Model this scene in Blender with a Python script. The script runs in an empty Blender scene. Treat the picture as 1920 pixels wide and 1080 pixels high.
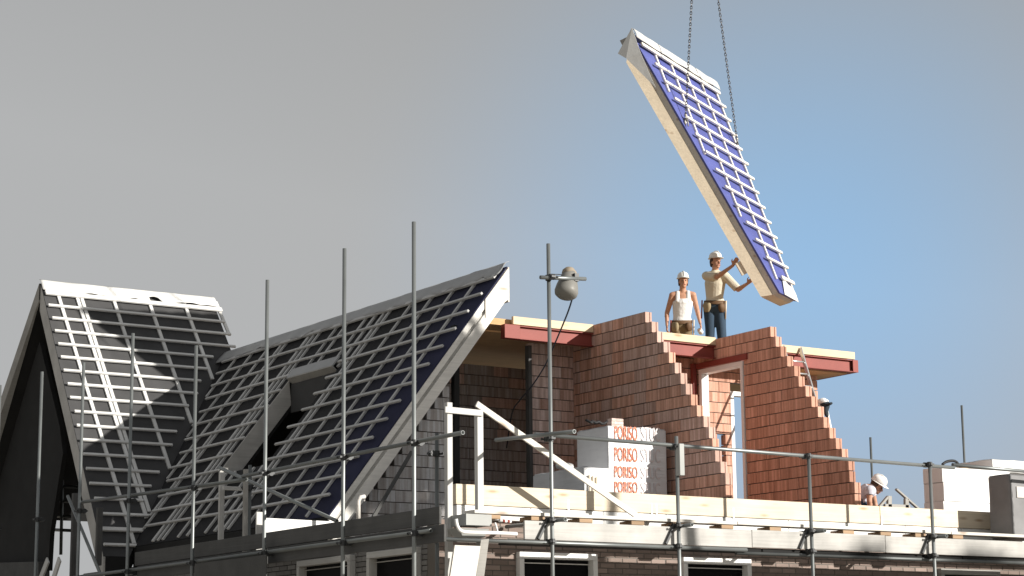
import bpy, bmesh, math, random
from mathutils import Vector, Matrix, noise
random.seed(7)
R = math.radians
scene = bpy.context.scene
col = scene.collection

# ---------------------------------------------------------------- camera
YAW, PIT, ROL, FPX = R(33.2314), R(10.9364), R(-.5685), 3921.2
CAM = Vector((0, 0, 1.6))
FW = Vector((math.sin(YAW) * math.cos(PIT), math.cos(YAW) * math.cos(PIT), math.sin(PIT)))
_rt = Vector((math.cos(YAW), -math.sin(YAW), 0)); _up = _rt.cross(FW)
RT = _rt * math.cos(ROL) + _up * math.sin(ROL)
UP = _up * math.cos(ROL) - _rt * math.sin(ROL)
cam = bpy.data.cameras.new('camera'); camo = bpy.data.objects.new('camera', cam); col.objects.link(camo)
camo.matrix_world = Matrix(((RT.x, UP.x, -FW.x, CAM.x), (RT.y, UP.y, -FW.y, CAM.y), (RT.z, UP.z, -FW.z, CAM.z), (0, 0, 0, 1)))
cam.sensor_width = 36; cam.lens = FPX / 1920 * 36; cam.clip_end = 3000; cam.clip_start = .1
scene.camera = camo

# ---------------------------------------------------------------- sky, sun, exposure
KX = .56
SUN = Vector((KX, -1, .645 * KX)).normalized()            # towards the sun
SEL = math.asin(SUN.z); SAZ = math.atan2(SUN.x, SUN.y)
w = bpy.data.worlds.new('World'); scene.world = w; w.use_nodes = True
nt = w.node_tree; N = nt.nodes; N.clear(); LK = nt.links.new
sky = N.new('ShaderNodeTexSky'); sky.sky_type = 'NISHITA'; sky.sun_disc = False
sky.sun_elevation = SEL; sky.sun_rotation = SAZ; sky.air_density = 1.0; sky.dust_density = 1.6; sky.ozone_density = 1.0
bw0 = N.new('ShaderNodeRGBToBW'); LK(sky.outputs[0], bw0.inputs[0])
bw = N.new('ShaderNodeMapRange'); bw.inputs[1].default_value = .6; bw.inputs[2].default_value = 2.9; bw.inputs[3].default_value = 2.05; bw.inputs[4].default_value = 3.6; LK(bw0.outputs[0], bw.inputs[0])
tc = N.new('ShaderNodeTexCoord')
d0 = (FW + RT * (1500 - 960) / FPX - UP * (480 - 540) / FPX).normalized()
dot = N.new('ShaderNodeVectorMath'); dot.operation = 'DOT_PRODUCT'; dot.inputs[1].default_value = d0
mr = N.new('ShaderNodeMapRange'); mr.interpolation_type = 'SMOOTHSTEP'
mr.inputs[1].default_value = R(13.0); mr.inputs[2].default_value = R(-.5)
ac = N.new('ShaderNodeMath'); ac.operation = 'ARCCOSINE'; nrm_ = N.new('ShaderNodeVectorMath'); nrm_.operation = 'NORMALIZE'
LK(tc.outputs['Generated'], nrm_.inputs[0]); LK(nrm_.outputs[0], dot.inputs[0]); LK(dot.outputs['Value'], ac.inputs[0]); LK(ac.outputs[0], mr.inputs[0])
grey = N.new('ShaderNodeMix'); grey.data_type = 'RGBA'; grey.blend_type = 'MULTIPLY'; grey.inputs[0].default_value = 1
LK(bw.outputs[0], grey.inputs[6]); grey.inputs[7].default_value = (.985, 1.0, 1.01, 1)
blu = N.new('ShaderNodeMix'); blu.data_type = 'RGBA'; blu.blend_type = 'MULTIPLY'; blu.inputs[0].default_value = 1
LK(bw.outputs[0], blu.inputs[6]); blu.inputs[7].default_value = (.70, 1.14, 1.68, 1)
mx = N.new('ShaderNodeMix'); mx.data_type = 'RGBA'
LK(mr.outputs[0], mx.inputs[0]); LK(grey.outputs[2], mx.inputs[6]); LK(blu.outputs[2], mx.inputs[7])
bg = N.new('ShaderNodeBackground'); bg.inputs[1].default_value = .093
LK(mx.outputs[2], bg.inputs[0])
wo = N.new('ShaderNodeOutputWorld'); LK(bg.outputs[0], wo.inputs[0])
sl = bpy.data.lights.new('sun', 'SUN'); sl.energy = 5.0; sl.angle = R(.5); sl.color = (1, .95, .87)
so = bpy.data.objects.new('sun', sl); col.objects.link(so)
so.rotation_euler = SUN.to_track_quat('Z', 'Y').to_euler(); so.location = SUN * 60
vs = scene.view_settings; vs.view_transform = 'Standard'; vs.look = 'None'; vs.exposure = 0.45; vs.gamma = 1; vs.use_curve_mapping = False

# ---------------------------------------------------------------- pixel helpers (a pixel gives a direction, a plane gives the place)
def ray(x, y): return FW + RT * ((x - 960) / FPX) - UP * ((y - 540) / FPX)
def on(x, y, ax, v):
    d = ray(x, y); t = (v - CAM[ax]) / d[ax]; return CAM + d * t
def onX(x, y, v): return on(x, y, 0, v)
def onY(x, y, v): return on(x, y, 1, v)
def dep(x, y, D): return CAM + ray(x, y) * D
def onP(x, y, P, n):
    d = ray(x, y); t = (Vector(P) - CAM).dot(n) / d.dot(n); return CAM + d * t
def pr(p):
    d = Vector(p) - CAM; z = d.dot(FW); return (960 + FPX * d.dot(RT) / z, 540 - FPX * d.dot(UP) / z, z)

# ---------------------------------------------------------------- materials
MATS = {}
def mat(name, base, rough=.7, metal=0, var=.0, hue=None, grain=None, bump=0.0, bscale=40, spots=0, spec=.3, trans=0, knots=False):
    """procedural material. var: per-object value jitter; grain: (sx,sy,sz,amount) stretched object-space noise"""
    if name in MATS: return MATS[name]
    m = bpy.data.materials.new(name); m.use_nodes = True; nt = m.node_tree; n = nt.nodes; L = nt.links.new
    b = n['Principled BSDF']; b.inputs['Roughness'].default_value = rough; b.inputs['Metallic'].default_value = metal
    b.inputs['Specular IOR Level'].default_value = spec
    if trans: b.inputs['Transmission Weight'].default_value = trans
    tc = n.new('ShaderNodeTexCoord'); oi = n.new('ShaderNodeObjectInfo')
    off = n.new('ShaderNodeVectorMath'); off.operation = 'ADD'
    sc = n.new('ShaderNodeVectorMath'); sc.operation = 'SCALE'; sc.inputs[0].default_value = (37, 53, 71)
    L(oi.outputs['Random'], sc.inputs['Scale']); L(tc.outputs['Object'], off.inputs[0]); L(sc.outputs[0], off.inputs[1])
    rgb = n.new('ShaderNodeRGB'); rgb.outputs[0].default_value = (*base, 1); cur = rgb.outputs[0]
    hsv = n.new('ShaderNodeHueSaturation'); L(cur, hsv.inputs['Color'])
    # value factor = 1 + var*(rand-.5)*2 + grain*(noise-.5)*2 + broad stain
    vals = []
    if var:
        a = n.new('ShaderNodeMath'); a.operation = 'MULTIPLY_ADD'; a.inputs[1].default_value = 2 * var; a.inputs[2].default_value = -var
        L(oi.outputs['Random'], a.inputs[0]); vals.append(a.outputs[0])
    if grain:
        mp = n.new('ShaderNodeMapping'); mp.inputs['Scale'].default_value = grain[:3]; L(off.outputs[0], mp.inputs[0])
        nz = n.new('ShaderNodeTexNoise'); nz.inputs['Scale'].default_value = 1; nz.inputs['Detail'].default_value = 3; L(mp.outputs[0], nz.inputs[0])
        a = n.new('ShaderNodeMath'); a.operation = 'MULTIPLY_ADD'; a.inputs[1].default_value = 3 * grain[3]; a.inputs[2].default_value = -1.5 * grain[3]
        L(nz.outputs[0], a.inputs[0]); vals.append(a.outputs[0])
    nz2 = n.new('ShaderNodeTexNoise'); nz2.inputs['Scale'].default_value = 3.1; nz2.inputs['Detail'].default_value = 4; L(off.outputs[0], nz2.inputs[0])
    a = n.new('ShaderNodeMath'); a.operation = 'MULTIPLY_ADD'; sp = spots or .12; a.inputs[1].default_value = 3 * sp; a.inputs[2].default_value = -1.5 * sp
    L(nz2.outputs[0], a.inputs[0]); vals.append(a.outputs[0])
    s = n.new('ShaderNodeMath'); s.operation = 'ADD'; s.inputs[0].default_value = 1; L(vals[0], s.inputs[1]); c = s.outputs[0]
    for v in vals[1:]:
        s = n.new('ShaderNodeMath'); s.operation = 'ADD'; L(c, s.inputs[0]); L(v, s.inputs[1]); c = s.outputs[0]
    L(c, hsv.inputs['Value'])
    if hue:
        a = n.new('ShaderNodeMath'); a.operation = 'MULTIPLY_ADD'; a.inputs[1].default_value = hue; a.inputs[2].default_value = .5 - hue / 2
        L(oi.outputs['Random'], a.inputs[0]); L(a.outputs[0], hsv.inputs['Hue'])
    out = hsv.outputs[0]
    if knots:
        mk = n.new('ShaderNodeMapping'); mk.inputs['Scale'].default_value = (1.7, 6.5, 6.5); L(off.outputs[0], mk.inputs[0])
        vo = n.new('ShaderNodeTexVoronoi'); vo.inputs['Scale'].default_value = 1; L(mk.outputs[0], vo.inputs[0])
        kr = n.new('ShaderNodeMapRange'); kr.inputs[1].default_value = .20; kr.inputs[2].default_value = .05; kr.inputs[3].default_value = 0; kr.inputs[4].default_value = .75; L(vo.outputs['Distance'], kr.inputs[0])
        km = n.new('ShaderNodeMix'); km.data_type = 'RGBA'; L(kr.outputs[0], km.inputs[0]); L(out, km.inputs[6]); km.inputs[7].default_value = (base[0] * .5, base[1] * .36, base[2] * .25, 1)
        out = km.outputs[2]
    L(out, b.inputs['Base Color'])
    if bump:
        nb = n.new('ShaderNodeTexNoise'); nb.inputs['Scale'].default_value = bscale; nb.inputs['Detail'].default_value = 3
        if grain:
            L(mp.outputs[0], nb.inputs[0]); nb.inputs['Scale'].default_value = 1.5
        else: L(off.outputs[0], nb.inputs[0])
        bp = n.new('ShaderNodeBump'); bp.inputs['Strength'].default_value = bump; bp.inputs['Distance'].default_value = .01
        L(nb.outputs[0], bp.inputs['Height']); L(bp.outputs[0], b.inputs['Normal'])
    MATS[name] = m; return m

WG = (1.2, 38, 38, .13)
M_pine = mat('pine_timber', (.70, .60, .46), .6, var=.06, grain=WG, bump=.15, knots=True)
M_pinew = mat('pale_timber', (.62, .59, .54), .6, var=.06, grain=WG, bump=.15, knots=True)
M_pineg = mat('grey_pale_timber', (.52, .515, .50), .6, var=.08, grain=WG, bump=.15)
M_weath = mat('weathered_board', (.34, .33, .31), .8, var=.10, grain=WG, bump=.3, spots=.2)
M_fasc = mat('worn_pale_board', (.45, .44, .42), .8, var=.06, grain=WG, bump=.3, spots=.22)
M_wdark = mat('dark_weathered_board', (.085, .085, .084), .85, var=.10, grain=WG, bump=.3, spots=.22)
M_brown = mat('brown_wood_block', (.36, .25, .16), .8, var=.15, grain=WG, bump=.2)
M_ply = mat('plywood_soffit', (.52, .33, .16), .7, grain=(1, 20, 20, .10), bump=.1)
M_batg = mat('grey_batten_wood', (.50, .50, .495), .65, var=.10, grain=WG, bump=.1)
M_batl = mat('sun_brightened_batten_wood', (.66, .66, .65), .65, var=.08, grain=WG, bump=.1)  # batten wood made brighter: sunlight on the left slope put into its colour
M_pinee = mat('warm_edge_board', (.62, .49, .33), .6, var=.06, grain=WG, bump=.15, knots=True)
M_edge = mat('pale_edge_timber', (.78, .76, .72), .6, var=.04, grain=WG, bump=.15)
M_batw = mat('pale_batten_wood', (.80, .76, .68), .65, var=.05, grain=WG, bump=.1)
M_undg = mat('grey_underlay', (.068, .068, .070), .8, spec=.12, bump=.2, bscale=6, spots=.2)
M_undb = mat('blue_underlay', (.088, .104, .31), .45, bump=.8, bscale=3.5, spots=.22)
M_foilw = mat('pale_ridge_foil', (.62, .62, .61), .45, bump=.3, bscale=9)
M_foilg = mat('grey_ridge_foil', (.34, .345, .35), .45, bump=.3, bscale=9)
M_tube = mat('galvanised_tube', (.22, .235, .235), .42, .55, var=.10, grain=(3, 30, 30, .10), spots=.2)
M_tubed = mat('dull_tube', (.15, .16, .16), .5, .4, var=.10, spots=.2)
M_coup = mat('dark_coupler_steel', (.06, .062, .064), .5, .5, spots=.3)
M_red = mat('red_primer_steel', (.25, .055, .043), .55, spots=.18, bump=.1)
M_mort = mat('mortar', (.16, .145, .13), .95, bump=.4, bscale=60)
M_mortb = mat('dark_mortar', (.05, .048, .046), .95, bump=.3, bscale=60)
M_white = mat('white_paint', (.78, .78, .77), .4, spots=.05)
M_foam = mat('white_foam_board', (.80, .80, .79), .7, spots=.05, bump=.1)
M_foamg = mat('white_foam_edge', (.60, .57, .54), .8, spots=.2, bump=.5)
M_wrap = mat('white_wrap', (.70, .71, .73), .28, spots=.12, grain=(1.5, 1.5, 14, .05), bump=1.0, bscale=9, spec=.5)
M_glass = mat('dark_window_glass', (.008, .008, .009), .35, spec=.06)
M_dark = mat('dark_interior_board', (.018, .018, .018), .9, spots=.3)
M_fdark = mat('interior_floor', (.20, .19, .18), .9, spots=.2)
M_grd = mat('building_site_ground', (.36, .33, .28), .95, bump=.5, bscale=3, spots=.3)
M_orange = mat('orange_print', (.66, .21, .12), .6, spots=.25)
M_pink = mat('faded_pink_print', (.68, .62, .62), .6, spots=.1)
M_black = mat('black_rubber', (.02, .02, .022), .6)
M_cable = mat('blue_black_cable', (.03, .04, .06), .5)
M_chain = mat('chain_steel', (.10, .10, .105), .4, .7)
M_chainl = mat('bright_shackle_steel', (.45, .43, .38), .4, .5)
M_lamp = mat('lamp_enamel', (.20, .195, .18), .45, spots=.15)
M_lampc = mat('lamp_cap_brown', (.30, .25, .19), .8, spots=.4)
M_grbox = mat('grey_painted_box', (.36, .37, .36), .6, spots=.12)
M_skin = mat('skin', (.50, .27, .18), .5, spots=.08)
M_tank = mat('white_cotton', (.80, .80, .80), .9, bump=.9, bscale=18, spots=.06)
M_shirt = mat('cream_cotton', (.62, .57, .46), .9, bump=1.0, bscale=12, spots=.14)
M_jean = mat('blue_denim', (.035, .06, .095), .9, bump=.3, bscale=40, spots=.25)
M_khaki = mat('khaki_work_trousers', (.20, .15, .09), .9, bump=.3, bscale=30, spots=.2)
M_leath = mat('brown_leather', (.13, .075, .04), .65, spots=.3)
M_pouch = mat('tan_canvas_pouch', (.30, .24, .15), .85, bump=.3, spots=.2)
M_helm = mat('white_helmet_plastic', (.80, .80, .78), .3, spots=.03, spec=.5)
M_hair = mat('brown_hair', (.07, .04, .025), .7, spots=.4)
M_lips = mat('lips', (.38, .16, .12), .5)
M_eye = mat('dark_eye', (.03, .025, .02), .3)
M_cap = mat('dark_cloth', (.03, .04, .05), .9)
M_alu = mat('aluminium', (.62, .62, .62), .35, .7)
M_bark = mat('tree_bark', (.10, .08, .06), .95, bump=.6, bscale=14)
M_leaf = mat('tree_leaf', (.06, .09, .03), .6, var=.3)

def block_mat(name, base):
    """clay building block: vertical colour bands along the block's length, ribbed relief"""
    m = bpy.data.materials.new(name); m.use_nodes = True; nt = m.node_tree; n = nt.nodes; L = nt.links.new
    b = n['Principled BSDF']; b.inputs['Roughness'].default_value = .9; b.inputs['Specular IOR Level'].default_value = .15
    tc = n.new('ShaderNodeTexCoord'); oi = n.new('ShaderNodeObjectInfo')
    sc = n.new('ShaderNodeVectorMath'); sc.operation = 'SCALE'; sc.inputs[0].default_value = (37, 53, 71); L(oi.outputs['Random'], sc.inputs['Scale'])
    off = n.new('ShaderNodeVectorMath'); off.operation = 'ADD'; L(tc.outputs['Object'], off.inputs[0]); L(sc.outputs[0], off.inputs[1])
    mp = n.new('ShaderNodeMapping'); mp.inputs['Scale'].default_value = (22, .15, .6); L(off.outputs[0], mp.inputs[0])
    nz = n.new('ShaderNodeTexNoise'); nz.inputs['Scale'].default_value = 1; nz.inputs['Detail'].default_value = 1.5; L(mp.outputs[0], nz.inputs[0])
    fine = n.new('ShaderNodeTexNoise'); fine.inputs['Scale'].default_value = 30; fine.inputs['Detail'].default_value = 4; L(off.outputs[0], fine.inputs[0])
    rmp = n.new('ShaderNodeValToRGB'); e = rmp.color_ramp.elements
    r, g, bl = base
    e[0].position = .32; e[0].color = (r * .78, g * .74, bl * .72, 1); e[1].position = .68; e[1].color = (min(1, r * 1.22), g * 1.27, bl * 1.32, 1)
    k = e.new(.5); k.color = (r, g, bl, 1)
    L(nz.outputs[0], rmp.inputs[0])
    hsv = n.new('ShaderNodeHueSaturation'); L(rmp.outputs[0], hsv.inputs['Color'])
    a = n.new('ShaderNodeMath'); a.operation = 'MULTIPLY_ADD'; a.inputs[1].default_value = .22; a.inputs[2].default_value = .74; L(oi.outputs['Random'], a.inputs[0])
    a2 = n.new('ShaderNodeMath'); a2.operation = 'MULTIPLY_ADD'; a2.inputs[1].default_value = .3; L(fine.outputs[0], a2.inputs[0]); L(a.outputs[0], a2.inputs[2])
    L(a2.outputs[0], hsv.inputs['Value'])
    L(hsv.outputs[0], b.inputs['Base Color'])
    wv = n.new('ShaderNodeTexWave'); wv.wave_type = 'BANDS'; wv.bands_direction = 'X'; wv.inputs['Scale'].default_value = 22; wv.inputs['Distortion'].default_value = .6; L(tc.outputs['Object'], wv.inputs[0])
    ad = n.new('ShaderNodeMath'); ad.operation = 'ADD'; L(wv.outputs[1], ad.inputs[0]); L(fine.outputs[0], ad.inputs[1])
    bp = n.new('ShaderNodeBump'); bp.inputs['Strength'].default_value = .35; bp.inputs['Distance'].default_value = .006; L(ad.outputs[0], bp.inputs['Height']); L(bp.outputs[0], b.inputs['Normal'])
    return m
def desat(c, s):
    l = .3 * c[0] + .55 * c[1] + .15 * c[2]; return tuple(l + (v - l) * s for v in c)
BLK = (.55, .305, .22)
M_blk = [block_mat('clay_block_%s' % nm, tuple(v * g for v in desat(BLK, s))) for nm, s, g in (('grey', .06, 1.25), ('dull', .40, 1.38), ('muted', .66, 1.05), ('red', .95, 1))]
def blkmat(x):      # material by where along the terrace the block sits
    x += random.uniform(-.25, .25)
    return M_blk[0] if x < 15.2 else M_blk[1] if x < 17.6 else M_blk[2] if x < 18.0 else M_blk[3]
def roof_mat():     # underlay of the corner roof: blue near its open end, turning grey further along
    m = bpy.data.materials.new('greying_blue_underlay'); m.use_nodes = True; nt = m.node_tree; n = nt.nodes; L = nt.links.new
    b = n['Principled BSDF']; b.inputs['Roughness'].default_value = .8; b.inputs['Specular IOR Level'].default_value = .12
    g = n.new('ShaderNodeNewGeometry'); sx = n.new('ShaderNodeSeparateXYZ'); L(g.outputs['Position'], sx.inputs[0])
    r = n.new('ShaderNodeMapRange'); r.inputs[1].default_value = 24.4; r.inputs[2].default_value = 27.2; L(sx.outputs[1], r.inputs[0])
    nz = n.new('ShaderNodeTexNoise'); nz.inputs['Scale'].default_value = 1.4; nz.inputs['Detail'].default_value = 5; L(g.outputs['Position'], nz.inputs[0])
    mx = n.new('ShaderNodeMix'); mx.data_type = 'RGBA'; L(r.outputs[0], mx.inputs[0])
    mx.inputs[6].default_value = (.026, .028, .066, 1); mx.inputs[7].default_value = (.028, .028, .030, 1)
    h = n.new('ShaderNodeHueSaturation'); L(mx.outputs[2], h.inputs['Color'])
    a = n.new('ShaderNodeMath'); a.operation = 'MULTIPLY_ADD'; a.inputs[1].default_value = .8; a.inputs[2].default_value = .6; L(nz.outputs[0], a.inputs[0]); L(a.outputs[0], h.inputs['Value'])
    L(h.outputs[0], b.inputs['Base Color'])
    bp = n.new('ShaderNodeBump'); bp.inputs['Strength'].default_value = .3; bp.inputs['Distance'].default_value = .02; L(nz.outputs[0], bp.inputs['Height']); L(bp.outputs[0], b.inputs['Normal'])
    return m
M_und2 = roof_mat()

# ---------------------------------------------------------------- object helpers
WM = {}
def link(o, parent=None, M=None):
    col.objects.link(o); M = M or Matrix.Identity(4)
    if parent is not None:
        o.parent = parent; o.matrix_parent_inverse = WM[parent.name].inverted()
    o.matrix_basis = M; WM[o.name] = M; return o
def tag(o, label, cat=None, group=None, kind=None):
    if label: o['label'] = label
    if cat: o['category'] = cat
    if group: o['group'] = group
    if kind: o['kind'] = kind
    return o
def thing(name, loc, label, cat, group=None):
    o = bpy.data.objects.new(name, None); o.empty_display_size = .1
    link(o, None, Matrix.Translation(Vector(loc))); return tag(o, label, cat, group)
class MB:
    def __init__(s): s.v = []; s.f = []
    def add(s, vs, fs):
        k = len(s.v); s.v += [Vector(v) for v in vs]; s.f += [[i + k for i in f] for f in fs]; return s
    def box(s, a, b):
        x0, y0, z0 = [min(p, q) for p, q in zip(a, b)]; x1, y1, z1 = [max(p, q) for p, q in zip(a, b)]
        return s.add([(x0, y0, z0), (x1, y0, z0), (x1, y1, z0), (x0, y1, z0), (x0, y0, z1), (x1, y0, z1), (x1, y1, z1), (x0, y1, z1)],
                     [(0, 3, 2, 1), (4, 5, 6, 7), (0, 1, 5, 4), (1, 2, 6, 5), (2, 3, 7, 6), (3, 0, 4, 7)])
    def loft(s, A, B):            # prism between two equal-count polygons
        n = len(A); return s.add(list(A) + list(B), [list(range(n))[::-1], list(range(n, 2 * n))] + [(i, (i + 1) % n, n + (i + 1) % n, n + i) for i in range(n)])
    def ring(s, rings, close=True):
        n = len(rings[0]); k = len(s.v)
        for r in rings: s.v += [Vector(p) for p in r]
        for j in range(len(rings) - 1):
            for i in range(n):
                a = k + j * n + i; b = k + j * n + (i + 1) % n; s.f.append([a, b, b + n, a + n])
        if close: s.f.append([k + i for i in range(n)][::-1]); s.f.append([k + (len(rings) - 1) * n + i for i in range(n)])
        return s
    def tube(s, p0, p1, r, n=12, r1=None):
        p0 = Vector(p0); p1 = Vector(p1); d = (p1 - p0).normalized(); a = d.orthogonal().normalized(); b = d.cross(a)
        r1 = r if r1 is None else r1
        return s.ring([[p + (a * math.cos(t) + b * math.sin(t)) * q for t in [2 * math.pi * i / n for i in range(n)]] for p, q in ((p0, r), (p1, r1))])
    def path(s, pts, r, n=8):
        pts = [Vector(p) for p in pts]; rings = []; a = None
        for i, p in enumerate(pts):
            d = (pts[min(i + 1, len(pts) - 1)] - pts[max(i - 1, 0)]).normalized()
            if a is None: a = d.orthogonal().normalized()
            a = (a - d * a.dot(d)).normalized(); b = d.cross(a); q = r[i] if isinstance(r, (list, tuple)) else r
            rings.append([p + (a * math.cos(t) + b * math.sin(t)) * q for t in [2 * math.pi * k / n for k in range(n)]])
        return s.ring(rings)
    def lathe(s, prof, M, n=20):  # prof: (z, r) along local z
        return s.ring([[M @ Vector((r * math.cos(t), r * math.sin(t), z)) for t in [2 * math.pi * i / n for i in range(n)]] for z, r in prof])
    def ball(s, c, r, n=10, m=7, M=None):
        c = Vector(c); r = Vector((r, r, r)) if not hasattr(r, '__len__') else Vector(r); M = M or Matrix.Identity(3); k = len(s.v)
        rings = []
        for j in range(m + 1):
            ph = -math.pi / 2 + math.pi * (j + .02 if j == 0 else j - .02 if j == m else j) / m
            rings.append([c + M @ Vector((r.x * math.cos(ph) * math.cos(t), r.y * math.cos(ph) * math.sin(t), r.z * math.sin(ph))) for t in [2 * math.pi * i / n for i in range(n)]])
        return s.ring(rings)
    def cone(s, p0, p1, r0, r1, n=14, cap=True, flat=None):   # tapered capsule
        p0 = Vector(p0); p1 = Vector(p1); d = (p1 - p0).normalized()
        a = (Vector(flat) - d * Vector(flat).dot(d)).normalized() if flat else d.orthogonal().normalized(); b = d.cross(a)
        def rr(x): return x if hasattr(x, '__len__') else (x, x)
        r0 = rr(r0); r1 = rr(r1); rings = []
        def ringat(p, q): return [p + a * math.cos(t) * q[0] + b * math.sin(t) * q[1] for t in [2 * math.pi * i / n for i in range(n)]]
        if cap:
            for t in (80, 55, 30): rings.append(ringat(p0 - d * min(r0) * math.sin(R(t)), (r0[0] * math.cos(R(t)), r0[1] * math.cos(R(t)))))
        rings.append(ringat(p0, r0)); rings.append(ringat(p1, r1))
        if cap:
            for t in (30, 55, 80): rings.append(ringat(p1 + d * min(r1) * math.sin(R(t)), (r1[0] * math.cos(R(t)), r1[1] * math.cos(R(t)))))
        return s.ring(rings)
    def mesh(s, name, smooth=False):
        me = bpy.data.meshes.new(name); me.from_pydata(s.v, [], s.f); me.update()
        bm = bmesh.new(); bm.from_mesh(me); bmesh.ops.recalc_face_normals(bm, faces=bm.faces); bm.to_mesh(me); bm.free()
        if smooth:
            for p in me.polygons: p.use_smooth = True
        return me
    def build(s, name, m, parent=None, smooth=False, M=None):
        me = s.mesh(name, smooth); me.materials.append(m)
        return link(bpy.data.objects.new(name, me), parent, M)
def put(name, me, m, parent, M):
    """object from shared mesh data; material on the object so alike pieces share the mesh"""
    o = bpy.data.objects.new(name, me)
    if not me.materials: me.materials.append(None)
    o.material_slots[0].link = 'OBJECT'; o.material_slots[0].material = m
    return link(o, parent, M)
CACHE = {}
def bevbox(l, a, b, bev=.003):
    key = ('bb', round(l, 3), round(a, 4), round(b, 4), bev)
    if key not in CACHE:
        bm = bmesh.new(); bmesh.ops.create_cube(bm, size=1)
        for v in bm.verts: v.co = Vector((v.co.x * l, v.co.y * a, v.co.z * b))
        if bev: bmesh.ops.bevel(bm, geom=bm.edges[:], offset=min(bev, a * .3, b * .3), segments=1, affect='EDGES')
        me = bpy.data.meshes.new('bar'); bm.to_mesh(me); bm.free(); CACHE[key] = me
    return CACHE[key]
def frame(p0, p1, up):
    p0 = Vector(p0); p1 = Vector(p1); x = (p1 - p0).normalized(); up = Vector(up); z = (up - x * up.dot(x)).normalized(); y = z.cross(x); c = (p0 + p1) / 2
    return Matrix(((x.x, y.x, z.x, c.x), (x.y, y.y, z.y, c.y), (x.z, y.z, z.z, c.z), (0, 0, 0, 1)))
def bar(name, p0, p1, wid, hei, m, parent=None, up=(0, 0, 1), bev=.004):
    """timber bar: local x along its length, hei along up"""
    return put(name, bevbox((Vector(p1) - Vector(p0)).length, wid, hei, bev), m, parent, frame(p0, p1, up))
def tubeobj(name, p0, p1, r, m, parent=None, n=14):
    """hollow-ended scaffold tube: local x along its length"""
    Lg = (Vector(p1) - Vector(p0)).length; key = ('tu', round(Lg, 3), r, n)
    if key not in CACHE:
        mb = MB(); rings = []
        for x, q in ((-Lg / 2 + .06, r * .8), (-Lg / 2, r * .8), (-Lg / 2, r), (Lg / 2, r), (Lg / 2, r * .8), (Lg / 2 - .06, r * .8)):
            rings.append([(x, q * math.cos(t), q * math.sin(t)) for t in [2 * math.pi * i / n for i in range(n)]])
        mb.ring(rings); me = mb.mesh('tube')
        for p in me.polygons: p.use_smooth = abs(p.normal.x) < .5
        CACHE[key] = me
    z = (0, 0, 1) if abs((Vector(p1) - Vector(p0)).normalized().z) < .9 else (0, 1, 0)
    return put(name, CACHE[key], m, parent, frame(p0, p1, z))
def coupler_mesh():
    if 'coup' not in CACHE:
        mb = MB()
        mb.tube((0, 0, -.035), (0, 0, .035), .036, 12)           # sleeve round the upright
        mb.box((.024, -.03, -.028), (.062, .03, .028))
        mb.tube((.075, -.035, 0), (.075, .035, 0), .036, 12)     # sleeve round the ledger
        for sx, sy in ((-.045, .02), (.11, .02)):
            mb.box((sx - .014, -.03, -.012), (sx + .014, .03, .012)); mb.tube((sx, sy, 0), (sx, sy + .05, 0), .009, 6); mb.tube((sx, sy + .03, 0), (sx, sy + .045, 0), .017, 6)
        CACHE['coup'] = mb.mesh('coupler')
    return CACHE['coup']
def coupler(p, dx, parent, m=None):
    """dx: direction from upright to ledger"""
    x = Vector(dx).normalized(); z = Vector((0, 0, 1)); y = z.cross(x)
    return put('coupler', coupler_mesh(), m or M_coup, parent, Matrix(((x.x, y.x, z.x, p[0]), (x.y, y.y, z.y, p[1]), (x.z, y.z, z.z, p[2]), (0, 0, 0, 1))))

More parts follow.
